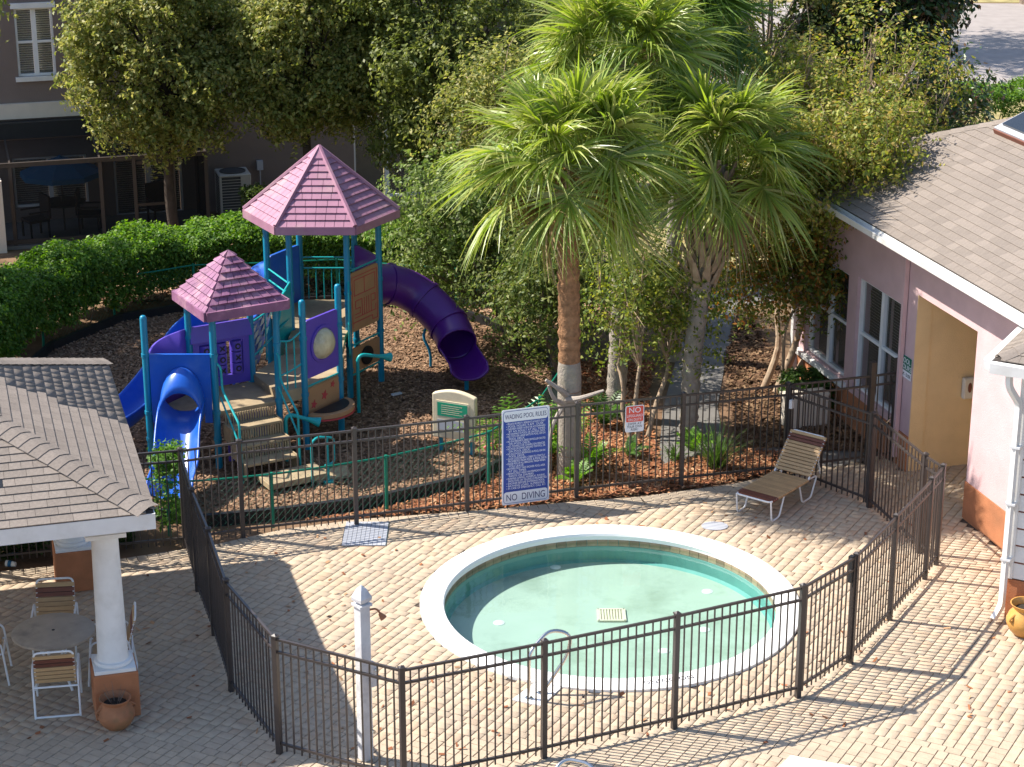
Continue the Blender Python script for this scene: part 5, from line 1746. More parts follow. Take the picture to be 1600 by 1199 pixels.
# its entrance hood
eh, d_, n_ = panel(hL, hBL, 1.24, 2.3, 'play_blue', 'slide_entry_panel', 0.05, 0.05, 0.06)
ehp = MB()
K = 12
a0 = (hL + hBL) / 2
secs = []
od = Vector((-0.866, 0.5, 0)); ad = Vector((0.5, 0.866, 0))
for (fw, hz) in ((0.03, 0.98), (0.25, 0.9), (0.55, 0.75), (0.75, 0.62)):
    secs.append([a0 + od * fw + ad * (0.36 * math.cos(math.pi * k / K)) + Z * (1.24 + hz * math.sin(math.pi * k / K)) for k in range(K + 1)])
for sct in secs: ehp.v += [tuple(v) for v in sct]
for i in range(3):
    for k in range(K):
        ehp.f.append((i * (K + 1) + k, i * (K + 1) + k + 1, (i + 1) * (K + 1) + k + 1, (i + 1) * (K + 1) + k))
e_ = ehp.build('slide_entry_hood', 'play_blue', eh, smooth=True)
m_ = e_.modifiers.new('solid', 'SOLIDIFY'); m_.thickness = 0.025
# high violet side wall on the triangle deck
vw = MB()
pa, pb = P1 + Vector((0.0, 0.08, 0)), P2 + Vector((-0.06, 0, 0))
out = Vector((-0.86, 0.5, 0))
cv = [pa.lerp(pb, t) + out * (0.22 * math.sin(math.pi * t)) for t in [k / 10 for k in range(11)]]
for i, q in enumerate(cv):
    t = i / 10
    vw.v += [tuple(q + Z * (0.62 + 0.1 * t)), tuple(q + Z * (1.78 + 0.25 * t))]
for i in range(10):
    vw.f.append((2 * i, 2 * i + 2, 2 * i + 3, 2 * i + 1))
v_ = vw.build('curved_wall', 'play_violet', play, smooth=True)
m_ = v_.modifiers.new('solid', 'SOLIDIFY'); m_.thickness = 0.04
# activity wall with turning drums between P2 and P4
d_ = (P4 - P2).normalized(); n_ = Vector((d_.y, -d_.x, 0))
Lw = (P4 - P2).length
aw = MB()
for (u0, u1, z0, z1) in ((0.05, 0.16, 0.98, 1.85), (Lw - 0.16, Lw - 0.05, 0.98, 1.85), (0.16, Lw - 0.16, 0.98, 1.14), (0.16, Lw - 0.16, 1.72, 1.85)):
    o_ = P2 - n_ * 0.03
    aw.slab([o_ + d_ * u0 + Z * z0, o_ + d_ * u1 + Z * z0, o_ + d_ * u1 + Z * z1, o_ + d_ * u0 + Z * z1], n_, 0.06)
awo = aw.build('activity_wall', 'play_violet', play)
MB().slab([P2 + d_ * 0.0 + n_ * 0.04 + Z * 1.78, P4 + n_ * 0.04 + Z * 1.78, P4 - n_ * 0.02 - d_ * 0.02 + Z * 2.05, P2 - n_ * 0.02 + d_ * 0.02 + Z * 2.05], n_, 0.05).build('awning', 'play_violet', awo, bevel=0.01)
for i in range(3):
    for j in range(3):
        u = 0.26 + i * 0.27; z = 1.25 + j * 0.19
        cdr = P2 + d_ * u
        MB().tube([cdr + Z * (z - 0.085), cdr + Z * (z + 0.085)], 0.10, 14).build('drum', 'play_violet', awo, smooth=True)
        q = cdr + n_ * 0.101 + Z * z
        if (i + j) % 2 == 0:
            MB().slab([q + d_ * (0.05 * math.cos(k * math.pi / 8)) + Z * (0.05 * math.sin(k * math.pi / 8)) for k in range(16)], n_, 0.004).build('drum_mark', 'black_plastic', awo)
            MB().slab([q + n_ * .004 + d_ * (0.025 * math.cos(k * math.pi / 8)) + Z * (0.025 * math.sin(k * math.pi / 8)) for k in range(16)], n_, 0.003).build('drum_mark', 'play_violet', awo)
        else:
            for sg_ in (1, -1):
                c_ = q
                e_1 = (d_ + Z * sg_).normalized(); e_2 = (d_ * -sg_ + Z).normalized()
                MB().slab([c_ + e_1 * 0.055 + e_2 * 0.012, c_ - e_1 * 0.055 + e_2 * 0.012, c_ - e_1 * 0.055 - e_2 * 0.012, c_ + e_1 * 0.055 - e_2 * 0.012], n_, 0.004 + 0.001 * sg_).build('drum_mark', 'black_plastic', awo)
for u in (0.26, 0.53, 0.80):
    MB().tube([P2 + d_ * u + Z * 1.14, P2 + d_ * u + Z * 1.73], 0.015, 6).build('drum_axle', 'steel', awo)
# violet arch panel under the deck
ap = MB()
o_ = P3 + Vector((0.12, 0.25, 0))
d_ = Vector((0.8, 0.6, 0)); n_ = Vector((0.6, -0.8, 0))
q = []
for k in range(13):
    a = math.pi * k / 12
    q.append((0.36 - 0.24 * math.cos(a), 0.12 + 0.40 * math.sin(a)))
outer = [(0.0, 0.02), (0.0, 0.78), (0.72, 0.78), (0.72, 0.02)]
for k in range(12):
    (u0, z0), (u1, z1) = q[k], q[k + 1]
    w0 = 0.0 + 0.72 * k / 12; w1 = 0.72 * (k + 1) / 12
    ap.slab([o_ + d_ * u0 + Z * z0, o_ + d_ * u1 + Z * z1, o_ + d_ * w1 + Z * 0.78, o_ + d_ * w0 + Z * 0.78], n_, 0.035)
ap.slab([o_ + Z * 0.02, o_ + d_ * 0.12 + Z * 0.02, o_ + d_ * 0.12 + Z * 0.12, o_ + Z * 0.78], n_, 0.035)
ap.slab([o_ + d_ * 0.60 + Z * 0.02, o_ + d_ * 0.72 + Z * 0.02, o_ + d_ * 0.72 + Z * 0.78, o_ + d_ * 0.60 + Z * 0.12], n_, 0.035)
ap.build('arch_panel', 'play_violet', play)
# chequered climbing wall
cl0, cl1 = P4 + Vector((-0.05, 0.12, 0)), hFL + Vector((-0.25, -0.35, 0))
d_ = (cl1 - cl0).normalized(); n_ = Vector((-d_.y, d_.x, 0)); 
Lc = (cl1 - cl0).length
cwb = MB().slab([cl0 + Z * 1.95 , cl1 + Z * 1.98, cl1 + n_ * 0.35 + Z * 0.75, cl0 + n_ * 0.35 + Z * 0.72], -n_, 0.04).build('climbing_wall', 'play_blue', play)
for i in range(6):
    for j in range(7):
        if (i + j) % 2: continue
        u0, u1 = Lc * (i + 0.12) / 6, Lc * (i + 0.88) / 6
        def cp_(u, v): return cl0 + d_ * u + n_ * (0.35 * v) + Z * (1.95 - 1.2 * v)
        v0, v1 = (j + 0.12) / 7, (j + 0.88) / 7
        q = [cp_(u0, v0), cp_(u1, v0), cp_(u1, v1), cp_(u0, v1)]
        q = [p_ - n_ * 0.048 for p_ in q]
        MB().slab(q, -n_, 0.012).build('climbing_block', 'white_plastic', cwb)
# purple tube slide
tpath = smooth_path([Vector((-2.62, 35.35, 1.62)), Vector((-2.2, 35.62, 1.58)), Vector((-1.75, 35.75, 1.36)), Vector((-1.35, 35.55, 1.08)), Vector((-1.10, 35.30, 0.84)), Vector((-0.97, 34.95, 0.66))], 5)
tbm = MB().tube(tpath, 0.36, 20, cap=False)
to_ = tbm.build('tube_slide', 'play_purple', play, smooth=True)
m_ = to_.modifiers.new('solid', 'SOLIDIFY'); m_.thickness = 0.025
for k in (5, 12, 19):
    d__ = (tpath[k + 1] - tpath[k - 1]).normalized()
    MB().tube([tpath[k] - d__ * 0.03, tpath[k] + d__ * 0.03], 0.385, 20).build('tube_flange', 'play_purple', to_, smooth=True)
trough([Vector((-1.0, 35.05, 0.34)), Vector((-0.86, 34.66, 0.26)), Vector((-0.78, 34.36, 0.24)), Vector((-0.73, 34.14, 0.26))], 0.70, 0.30, 'slide_exit', 'play_purple')
trail([Vector((-0.80, 34.4, 0.2)), Vector((-0.80, 34.4, 0))], 0.04, 'play_teal', 'slide_foot')
trail([Vector((-1.55, 35.75, 0.75)), Vector((-1.62, 35.72, 0.55)), Vector((-1.48, 35.66, 0.28)), Vector((-1.48, 35.66, 0.0))], 0.025, 'play_teal', 'slide_foot', 0.12)
# entry ring on hexagon
pe, d_, n_ = panel(hBR, hR, 1.24, 2.3, 'play_purple', 'tube_entry_panel', 0.05, 0.05, 0.06)

# hexagon roof
RZ0, RAP = 3.14, 4.25
RR = 1.34
rfo = None
corn = [HC + Vector((RR * math.cos(math.radians(a)), RR * math.sin(math.radians(a)), RZ0)) for a in (0, 60, 120, 180, 240, 300)]
apex = HC + Z * RAP
hxr = MB()
hxr.add(corn + [apex], [(i, (i + 1) % 6, 6) for i in range(6)])
hro = hxr.build('hexagon_roof', 'play_pink', play, recalc=False)
for i in range(6):
    a, b = corn[i], corn[(i + 1) % 6]
    U = (b - a).normalized()
    mid = (a + b) / 2
    V = (apex - mid).normalized()
    N = U.cross(V)
    if N.z < 0: N = -N
    slant = (apex - mid).length
    pn = MB()
    nc = 10
    for c_ in range(nc):
        v0 = slant * 0.86 * c_ / nc
        v1 = slant * 0.86 * (c_ + 1) / nc
        half0 = (1 - v0 / slant) * (b - a).length / 2 - 0.03
        nt_ = max(1, round(half0 * 2 / 0.17))
        shift = 0.5 if c_ % 2 else 0
        us = [-half0] + [u for u in [(-half0 + (k + shift) * 2 * half0 / nt_) for k in range(0, nt_ + 1)] if -half0 + 0.02 < u < half0 - 0.02] + [half0]
        sc_ = (1 - v1 / slant) / (1 - v0 / slant)
        for k in range(len(us) - 1):
            g0 = 0.004
            u0, u1 = us[k] + g0, us[k + 1] - g0
            q = [mid + U * u0 + V * v0 + N * 0.03, mid + U * u1 + V * v0 + N * 0.03, mid + U * min(u1, half0 * sc_) + V * v1 + N * 0.008, mid + U * max(u0, -half0 * sc_) + V * v1 + N * 0.008]
            lo = [mid + U * u0 + V * v0, mid + U * u1 + V * v0]
            pn.add(q + lo, [(0, 1, 2, 3), (4, 5, 1, 0)])
    pn.build('roof_panel', 'play_pink', hro, recalc=False)
    # ridge rib and eave board
    MB().tube([corn[i] + Z * 0.03, apex + Z * 0.02], [0.045, 0.04], 6).build('roof_rib', 'play_pink', hro)
    nr = (mid - HC); nr.z = 0; nr.normalize()
    MB().slab([a + Z * 0.02, b + Z * 0.02, b - Z * 0.12, a - Z * 0.12], nr, 0.03).build('eave_board', 'play_pink', hro)
cpx = MB()
c6 = [apex + (q - apex) * 0.17 + Z * 0.05 for q in corn]
cpx.add(c6 + [apex + Z * 0.06], [(i, (i + 1) % 6, 6) for i in range(6)])
cpx.add(c6 + [q - Z * 0.05 for q in c6], [(i, (i + 1) % 6, 6 + (i + 1) % 6, 6 + i) for i in range(6)])
cpx.build('roof_cap', 'play_pink', hro)
# square roof over the small tower
sqc = (P2 + P3 + P4 + P5) / 4
ext = 1.28
cs = [sqc + (q - sqc) * ext + Z * 2.62 for q in (P3, P5, P4, P2)]
apx = sqc + Z * 3.40
sq = MB().add(cs + [apx], [(i, (i + 1) % 4, 4) for i in range(4)])
sqo = sq.build('square_roof', 'play_faded_purple', play, recalc=False)
for i in range(4):
    a, b = cs[i], cs[(i + 1) % 4]
    U = (b - a).normalized(); mid = (a + b) / 2; V = (apx - mid).normalized(); N = U.cross(V)
    slant = (apx - mid).length
    nc = 8
    for c_ in range(nc):
        v0, v1 = slant * c_ / nc, slant * (c_ + 1) / nc
        half0 = (1 - v0 / slant) * (b - a).length / 2
        half1 = (1 - v1 / slant) * (b - a).length / 2
        nt_ = max(1, round(half0 * 2 / 0.15))
        for k in range(nt_):
            f0, f1_ = (k + 0.04) / nt_ * 2 - 1, (k + 0.96) / nt_ * 2 - 1
            hN = 0.035 + 0.012 * rnd.random()
            q = [mid + U * (f0 * half0) + V * v0 + N * hN, mid + U * (f1_ * half0) + V * v0 + N * hN, mid + U * (f1_ * half1) + V * v1 + N * 0.006, mid + U * (f0 * half1) + V * v1 + N * 0.006,
                 mid + U * (f0 * half0) + V * v0, mid + U * (f1_ * half0) + V * v0]
            MB().add(q, [(0, 1, 2, 3), (4, 5, 1, 0), (4, 0, 3), (1, 5, 2)]).build('shake', 'play_faded_purple', sqo, recalc=False)
    nr = (mid - sqc); nr.z = 0; nr.normalize()
    MB().slab([a + Z * 0.04, b + Z * 0.04, b - Z * 0.11, a - Z * 0.11], nr, 0.04).build('eave_board', 'play_faded_purple', sqo)

# story board
sb = thing('story_board', 'cream arched story board with green plaque on teal legs', 'sign', (-0.92, 31.42, 0))
a, b = Vector((-1.25, 31.55, 0)), Vector((-0.55, 31.25, 0))
d_ = (b - a).normalized(); n_ = Vector((d_.y, -d_.x, 0))
Ls = (b - a).length
ap_ = [(0, 0.25)] + [(Ls, 0.25)] + [(Ls * (1 - k / 12), 0.95 + 0.13 * math.sin(math.pi * (0.12 + 0.76 * k / 12))) for k in range(13)]
MB().slab([a + d_ * u + Z * z for u, z in ap_], n_, 0.11).build('board', 'panel_cream', sb, bevel=0.02)
board('plaque_frame', 'panel_cream', sb, a, d_, n_, 0.07, Ls - 0.1, 0.36, 0.90, 0.012, 0.03, 0.11)
board('green_plaque', 'green_plate', sb, a, d_, n_, 0.10, Ls - 0.13, 0.64, 0.87, 0.004, 0, 0.122)
board('grey_plaque', 'grey_plate', sb, a, d_, n_, 0.10, Ls - 0.13, 0.40, 0.58, 0.004, 0, 0.122)
for i in range(5):
    board('text_line', 'panel_cream', sb, a, d_, n_, 0.17, Ls - 0.22 - 0.05 * (i % 2), 0.82 - i * 0.035, 0.829 - i * 0.035, 0.0015, 0, 0.126)
for u in (0.10, Ls - 0.10):
    q = a + d_ * u
    MB().tube([q, q + Z * 0.3], 0.038, 12).build('leg', 'play_teal', sb, smooth=True)

# litter on the mulch
lt = MB().box((-2.02, 34.1, 0.03), (0.2, 0.09, 0.04), 0.6).build('grey_sandal', 'grey_plate', bevel=0.02)
tagobj(lt, 'small grey object lying on the mulch beside the play structure', 'litter')
rt = MB().tube([(-0.46, 31.5, 0.5), (-0.34, 31.52, 0.55), (-0.24, 31.55, 0.5)], [0.02, 0.06, 0.02], 8).build('red_toy', 'sign_red')
rt.location.z = -0.47
tagobj(rt, 'small red plastic toy behind the story board', 'toy')

# ------------------------------------------------------------------ green chain-link fence round the playground
gf = thing('chain_link_fence', 'low green chain link fence around the playground mulch', 'fence', (-3.55, 28.3, 0))
GP = [(-6.9, 28.9), (-5.04, 28.0), (-3.55, 28.32), (-1.9, 29.02), (-0.36, 30.05), (0.45, 31.6), (0.95, 33.6), (0.95, 35.6), (0.35, 37.5), (-1.1, 39.1), (-3.5, 39.75), (-6.3, 39.35), (-7.75, 38.5), (-8.75, 36.7)]
GH = 0.85
for i, p_ in enumerate(GP):
    MB().tube([(p_[0], p_[1], 0), (p_[0], p_[1], GH + 0.03)], 0.026, 8).build('post', 'green_pipe', gf, smooth=True)
for i in range(len(GP) - 1):
    a, b = Vector((*GP[i], 0)), Vector((*GP[i + 1], 0))
    m_ = a.lerp(b, 0.5)
    sag = 0.012
    MB().tube([a + Z * GH, m_ + Z * (GH - sag), b + Z * GH], 0.016, 6).build('top_rail', 'green_pipe', gf, smooth=True)
    wm = MB()
    L = (b - a).length
    st_ = 0.075
    k = -GH
    st_ = 0.11
    while k < L:
        for sgn in (1, -1):
            u0, z0, u1, z1 = (k, 0.0, k + GH, GH) if sgn > 0 else (k, GH, k + GH, 0.0)
            if u0 < 0:
                z0 = z0 + sgn * (0 - u0); u0 = 0
            if u1 > L:
                z1 = z1 - sgn * (u1 - L); u1 = L
            if u1 - u0 > 0.02:
                wm.tube([a.lerp(b, u0 / L) + Z * (z0 + 0.0), a.lerp(b, u1 / L) + Z * (z1 + 0.0)], 0.0012, 3, cap=False)
        k += st_
    wm.build('wire_mesh', 'green_pipe', gf, recalc=False)


# ------------------------------------------------------------------ vegetation
def leaf_cloud(rng, base, dirs, length, nl, ll, lw, droop, cols, upb=0.4, spread=0.9):
    """twigs starting at base (n,3) with directions; leaves along each twig. returns V,F,C"""
    n = len(base)
    t = (np.arange(nl) + 0.6) / nl
    L = length * rng.uniform(0.6, 1.3, n)
    pos = base[:, None, :] + dirs[:, None, :] * (L[:, None] * t[None])[:, :, None]
    pos[:, :, 2] -= droop * (L[:, None] * t[None]) ** 2
    pos = pos.reshape(-1, 3) + rng.normal(0, 0.012, (n * nl, 3))
    dd = np.repeat(dirs, nl, 0)
    m = len(pos)
    rnv = rng.normal(0, 1, (m, 3))
    side = np.cross(dd, rnv)
    side /= np.linalg.norm(side, axis=1)[:, None] + 1e-9
    ld = dd * (1 - spread) + side * spread
    ld[:, 2] -= droop * 0.25
    ld /= np.linalg.norm(ld, axis=1)[:, None] + 1e-9
    nrm = rng.normal(0, 0.6, (m, 3)); nrm[:, 2] += upb + 0.5
    wv = np.cross(ld, nrm)
    wv /= np.linalg.norm(wv, axis=1)[:, None] + 1e-9
    nn_ = np.cross(wv, ld)
    s = rng.uniform(0.65, 1.3, m)[:, None]
    tip = pos + ld * ll * s
    midp = pos + ld * (ll * 0.45) * s
    a = midp + wv * (lw / 2) * s + nn_ * (lw * 0.12)
    b = midp - wv * (lw / 2) * s + nn_ * (lw * 0.12)
    V = np.stack([pos, a, tip, b], 1).reshape(-1, 3)
    F = np.arange(4 * m).reshape(-1, 4)
    cols = np.array(cols)
    C = cols[rng.integers(0, len(cols), m)] * rng.uniform(0.75, 1.25, m)[:, None]
    return V, F, C


def unit(v):
    return v / (np.linalg.norm(v, axis=1)[:, None] + 1e-9)


def crown_twigs(rng, clumps, per):
    """clumps: list of (center, radius)"""
    B, D = [], []
    for (c, r, org) in clumps:
        k = max(3, int(per * (r / 0.5) ** 2))
        v = unit(rng.normal(0, 1, (k, 3)))
        rad = r * rng.uniform(0.35, 1.0, k) ** 0.6
        B.append(np.array(c) + v * rad[:, None])
        o = unit(np.array(c)[None] - np.array(org)[None])
        D.append(unit(v * 0.8 + o * 0.5 + np.array([0, 0, 0.15]) + rng.normal(0, 0.35, (k, 3))))
    return np.concatenate(B), np.concatenate(D)


def make_tree(name, label, cat, base, cen, rad, seed, nclump=60, per=22, nl=7, ll=0.07, lw=0.035, tl=0.28, droop=0.3, cols=((0.06, 0.09, 0.02),), group=None,
              trunk_r=0.11, trunks=None, barkm='bark', clr=(0.32, 0.62), mat='leaf', inner=0.45, bare=0, top=None, hollow=0.45, lobes=()):
    rng = np.random.default_rng(seed)
    t = thing(name, label, cat, (base[0], base[1], 0), group)
    cen = np.array(cen, float); rad = np.array(rad, float)
    clumps = []
    while len(clumps) < nclump:
        v = rng.normal(0, 1, 3); v /= np.linalg.norm(v)
        q = rng.uniform(hollow, 1.0) ** 0.7
        p_ = cen + v * rad * q
        if p_[2] < 0.4: continue
        clumps.append((p_, rng.uniform(*clr), cen - np.array([0, 0, rad[2] * 0.6])))
    for (lc, lr, ln_) in lobes:
        for _ in range(ln_):
            v = rng.normal(0, 1, 3); v /= np.linalg.norm(v)
            clumps.append((np.array(lc) + v * np.array(lr) * rng.uniform(0.2, 1.0), rng.uniform(*clr), cen))
    B, D = crown_twigs(rng, clumps, per)
    V, F, C = leaf_cloud(rng, B, D, tl, nl, ll, lw, droop, cols)
    npmesh('crown', V, F, mat, t, C)
    # trunks and limbs
    tr_ = MB()
    hub = Vector(cen) - Vector((0, 0, rad[2] * inner))
    starts = trunks or [base]
    hubs = []
    for i, b_ in enumerate(starts):
        b_ = Vector((b_[0], b_[1], -0.05))
        hb = hub + Vector((rng.normal(0, 0.25) * (len(starts) > 1), rng.normal(0, 0.2) * (len(starts) > 1), rng.normal(0, 0.1)))
        if len(starts) > 1:
            hb = hub + (b_ - Vector((np.mean([s_[0] for s_ in starts]), np.mean([s_[1] for s_ in starts]), 0))) * 3.0 + Vector((0, 0, rng.normal(0, 0.2)))
            hb.z = hub.z + rng.normal(0, 0.2)
        m1 = b_.lerp(hb, 0.35) + Vector((rng.normal(0, 0.06), rng.normal(0, 0.06), 0))
        m2 = b_.lerp(hb, 0.7) + Vector((rng.normal(0, 0.08), rng.normal(0, 0.08), 0))
        pth = smooth_path([b_, m1, m2, hb], 4)
        tr_.tube(pth, [trunk_r * (1.25 - 0.6 * k / (len(pth) - 1)) for k in range(len(pth))], 9)
        hubs.append(hb)
    for i, (c, r, _) in enumerate(clumps):
        if i % 2 and not bare: continue
        hb = min(hubs, key=lambda h: (h - Vector(c)).length)
        c = Vector(c)
        m1 = hb.lerp(c, 0.5) + Vector((rng.normal(0, 0.12), rng.normal(0, 0.12), rng.normal(0.05, 0.1)))
        pth = smooth_path([hb - Vector((0, 0, 0.15)), m1, c], 3)
        tr_.tube(pth, [trunk_r * 0.42 * (1 - 0.82 * k / (len(pth) - 1)) for k in range(len(pth))], 5, cap=False)
        for b2 in range(bare):
            e = c + Vector(tuple(rng.normal(0, 0.32, 3)))
            tr_.tube([m1.lerp(c, 0.6), c.lerp(e, 0.5) + Vector((0, 0, 0.05)), e], [0.010, 0.006, 0.003], 4, cap=False)
    tr_.build('trunk', barkm, t, smooth=True, recalc=False)
    return t


OAK = [(0.19, 0.22, 0.05), (0.25, 0.27, 0.07), (0.33, 0.33, 0.10), (0.14, 0.175, 0.045), (0.40, 0.37, 0.13)]
OAKD = [(0.14, 0.175, 0.04), (0.19, 0.22, 0.055), (0.25, 0.27, 0.08), (0.11, 0.14, 0.033)]
grp = 'live oaks before the apartment house'
kw = dict(nclump=120, per=95, nl=9, ll=0.10, lw=0.06, tl=0.3, droop=0.6, clr=(0.22, 0.5), barkm='oak_bark')
make_tree('oak_tree', 'small leaved oak beside the apartment window, its crown over the porch', 'tree', (-7.3, 43.6), (-7.35, 43.4, 4.35), (1.85, 1.4, 2.2), 21, cols=OAK, group=grp, **kw)
make_tree('oak_tree', 'small leaved oak rising behind the pink hexagon roof', 'tree', (-4.4, 43.5), (-4.3, 43.2, 4.6), (1.75, 1.3, 2.1), 22, cols=OAK, group=grp, **kw)
make_tree('oak_tree', 'dark dense oak between the apartment house and the palms', 'tree', (-1.3, 42.8), (-1.45, 42.4, 4.5), (2.1, 1.5, 2.5), 23, cols=OAKD, group=grp, nclump=140, per=90, nl=9, ll=0.10, lw=0.06, tl=0.3, droop=0.6, clr=(0.22, 0.5), barkm='oak_bark')
# trees behind the palms
make_tree('background_tree', 'dark green tree filling the gap behind the tall palms', 'tree', (2.6, 47.5), (2.5, 47.2, 4.2), (2.4, 1.4, 2.8), 24, cols=OAKD, nclump=90, per=60, nl=8, ll=0.10, lw=0.06, tl=0.34, group='trees behind the palms')
make_tree('background_tree', 'olive green tree between the palms and the magnolia', 'tree', (6.2, 49), (6.0, 48.6, 4.0), (2.2, 1.4, 2.6), 25, cols=OAK, nclump=80, per=55, nl=8, ll=0.10, lw=0.06, tl=0.34, group='trees behind the palms')
MAG = [(0.04, 0.075, 0.022), (0.055, 0.10, 0.03), (0.035, 0.06, 0.02), (0.14, 0.085, 0.045), (0.08, 0.125, 0.035)]
make_tree('magnolia_tree', 'dark glossy magnolia with brownish leaf backs beside the lamp post', 'tree', (8.9, 49.5), (8.7, 49.2, 3.4), (2.0, 1.4, 3.2), 26, cols=MAG, nclump=110, per=55, nl=7, ll=0.17, lw=0.08, tl=0.32, mat='glossy_leaf', droop=0.1)
make_tree('magnolia_tree', 'small open magnolia sprig shrub against the road', 'tree', (11.3, 52.0), (11.0, 51.8, 1.6), (1.3, 0.7, 1.4), 27, cols=MAG, nclump=26, per=16, nl=6, ll=0.17, lw=0.075, tl=0.3, mat='glossy_leaf', droop=0.05, trunk_r=0.05)
# roadside oaks: one trunk in view at the corner, another whose branches shade the road
make_tree('roadside_oak', 'large oak trunk at the far side of the road', 'tree', (19.2, 77), (19.2, 77, 9.5), (6, 4, 3.0), 28, cols=OAKD, nclump=70, per=16, nl=6, ll=0.2, lw=0.1, tl=0.6, trunk_r=0.32, clr=(0.6, 1.3))
make_tree('roadside_oak', 'tall oak behind the magnolia shading the road', 'tree', (7.5, 68), (7.0, 69, 9.0), (5.5, 4, 2.5), 29, cols=OAKD, nclump=60, per=14, nl=6, ll=0.2, lw=0.1, tl=0.6, trunk_r=0.3, clr=(0.6, 1.2), hollow=0.1)
# trees beyond the left side that dapple the playground and the pavers
make_tree('shade_tree', 'tall tree left of the playground that dapples the mulch', 'tree', (-12.6, 36.5), (-12.0, 36.8, 6.3), (2.6, 3.2, 2.2), 31, cols=OAK, nclump=70, per=30, nl=7, ll=0.14, lw=0.08, tl=0.4, clr=(0.4, 0.8), hollow=0.1, group='shade trees beyond the hedge')
make_tree('shade_tree', 'tree beyond the pavilion roof that dapples the pavers', 'tree', (-10.2, 29.0), (-9.75, 28.85, 3.7), (1.5, 1.0, 0.9), 32, cols=OAK, nclump=34, per=14, nl=7, ll=0.14, lw=0.07, tl=0.4, clr=(0.35, 0.6), hollow=0.1, group='shade trees beyond the hedge')

make_tree('shade_tree', 'tall tree beyond the left end of the hedge dappling the small tower', 'tree', (-12.0, 34.0), (-11.4, 34.0, 5.8), (2.0, 1.8, 1.8), 33, cols=OAK, nclump=50, per=22, nl=7, ll=0.14, lw=0.08, tl=0.4, clr=(0.35, 0.7), hollow=0.1, group='shade trees beyond the hedge')
# crape myrtles
CRP = [(0.26, 0.29, 0.05), (0.32, 0.33, 0.065), (0.20, 0.24, 0.045), (0.38, 0.35, 0.09), (0.16, 0.21, 0.04), (0.40, 0.30, 0.09)]
CRL = [(0.13, 0.18, 0.04), (0.17, 0.22, 0.045), (0.10, 0.15, 0.03), (0.32, 0.21, 0.04), (0.34, 0.15, 0.04), (0.21, 0.23, 0.055)]
b3 = [(4.45, 34.55), (4.65, 34.35), (4.85, 34.45), (5.0, 34.35), (4.75, 34.6)]
make_tree('crape_myrtle', 'tall airy crape myrtle overhanging the pool house roof', 'tree', (4.75, 34.5), (5.75, 35.0, 4.2), (2.0, 1.35, 2.2), 41, cols=CRP, trunks=b3, trunk_r=0.055, barkm='bark_pale', nclump=100, per=28, nl=10, ll=0.085, lw=0.045, tl=0.42, droop=0.35, bare=4, inner=0.85, hollow=0.2, lobes=(((5.7, 33.3, 4.75), (1.2, 0.9, 0.5), 30), ((4.95, 33.5, 3.95), (0.6, 1.3, 0.6), 34)))
t_ = make_tree('crape_myrtle', 'low orange tinged crown of shoots around the pale trunks beside the windows', 'tree', (4.72, 34.2), (4.95, 34.0, 2.5), (1.7, 0.85, 1.1), 42, cols=CRL, trunk_r=0.03, barkm='bark_pale', nclump=64, per=36, nl=9, ll=0.085, lw=0.045, tl=0.35, droop=0.6, bare=2, inner=0.6, hollow=0.1)
make_tree('crape_myrtle', 'slender multi trunk crape myrtle between the middle and right palms', 'tree', (2.1, 32.1), (2.15, 32.5, 2.3), (1.0, 0.7, 1.0), 43, cols=CRL[:3] + CRP[:2], trunks=[(1.98, 32.1), (2.1, 32.0), (2.25, 32.12)], trunk_r=0.04, barkm='bark_pale', nclump=36, per=30, nl=8, ll=0.08, lw=0.045, tl=0.32, droop=0.5, bare=2, inner=0.9, hollow=0.1)
LIG = [(0.18, 0.25, 0.065), (0.23, 0.30, 0.08), (0.13, 0.19, 0.045), (0.28, 0.32, 0.12), (0.10, 0.15, 0.04)]
make_tree('arching_shrub', 'large arching shrub with drooping leafy sprays beside the purple slide', 'shrub', (0.1, 37.4), (-0.4, 37.0, 2.15), (1.75, 1.0, 1.5), 44, cols=LIG, trunks=[(0.0, 37.4), (0.2, 37.5), (0.1, 37.2)], trunk_r=0.05, barkm='bark', nclump=85, per=30, nl=14, ll=0.10, lw=0.046, tl=0.65, droop=0.75, bare=1, inner=0.6, hollow=0.25)
make_tree('crape_myrtle', 'tall leafy crape myrtle added behind the crown of the brown palm, shading the path', 'tree', (0.2, 39.0), (0.1, 38.9, 3.9), (1.5, 1.1, 1.6), 46, cols=OAK, trunks=[(0.1, 39.0), (0.3, 39.1)], trunk_r=0.05, barkm='bark_pale', nclump=60, per=34, nl=9, ll=0.09, lw=0.05, tl=0.4, droop=0.4, bare=1, hollow=0.15)  # tree added behind the palm crown to throw shade on the path
make_tree('arching_shrub', 'dark leafy shrub behind the brown palm trunk', 'shrub', (0.9, 35.0), (0.75, 35.0, 1.75), (0.8, 0.6, 1.2), 45, cols=LIG[2:] + OAKD, trunks=[(0.85, 35.0), (1.0, 35.1)], trunk_r=0.035, nclump=40, per=28, nl=11, ll=0.09, lw=0.042, tl=0.5, droop=0.7, bare=1, inner=0.5, hollow=0.1)


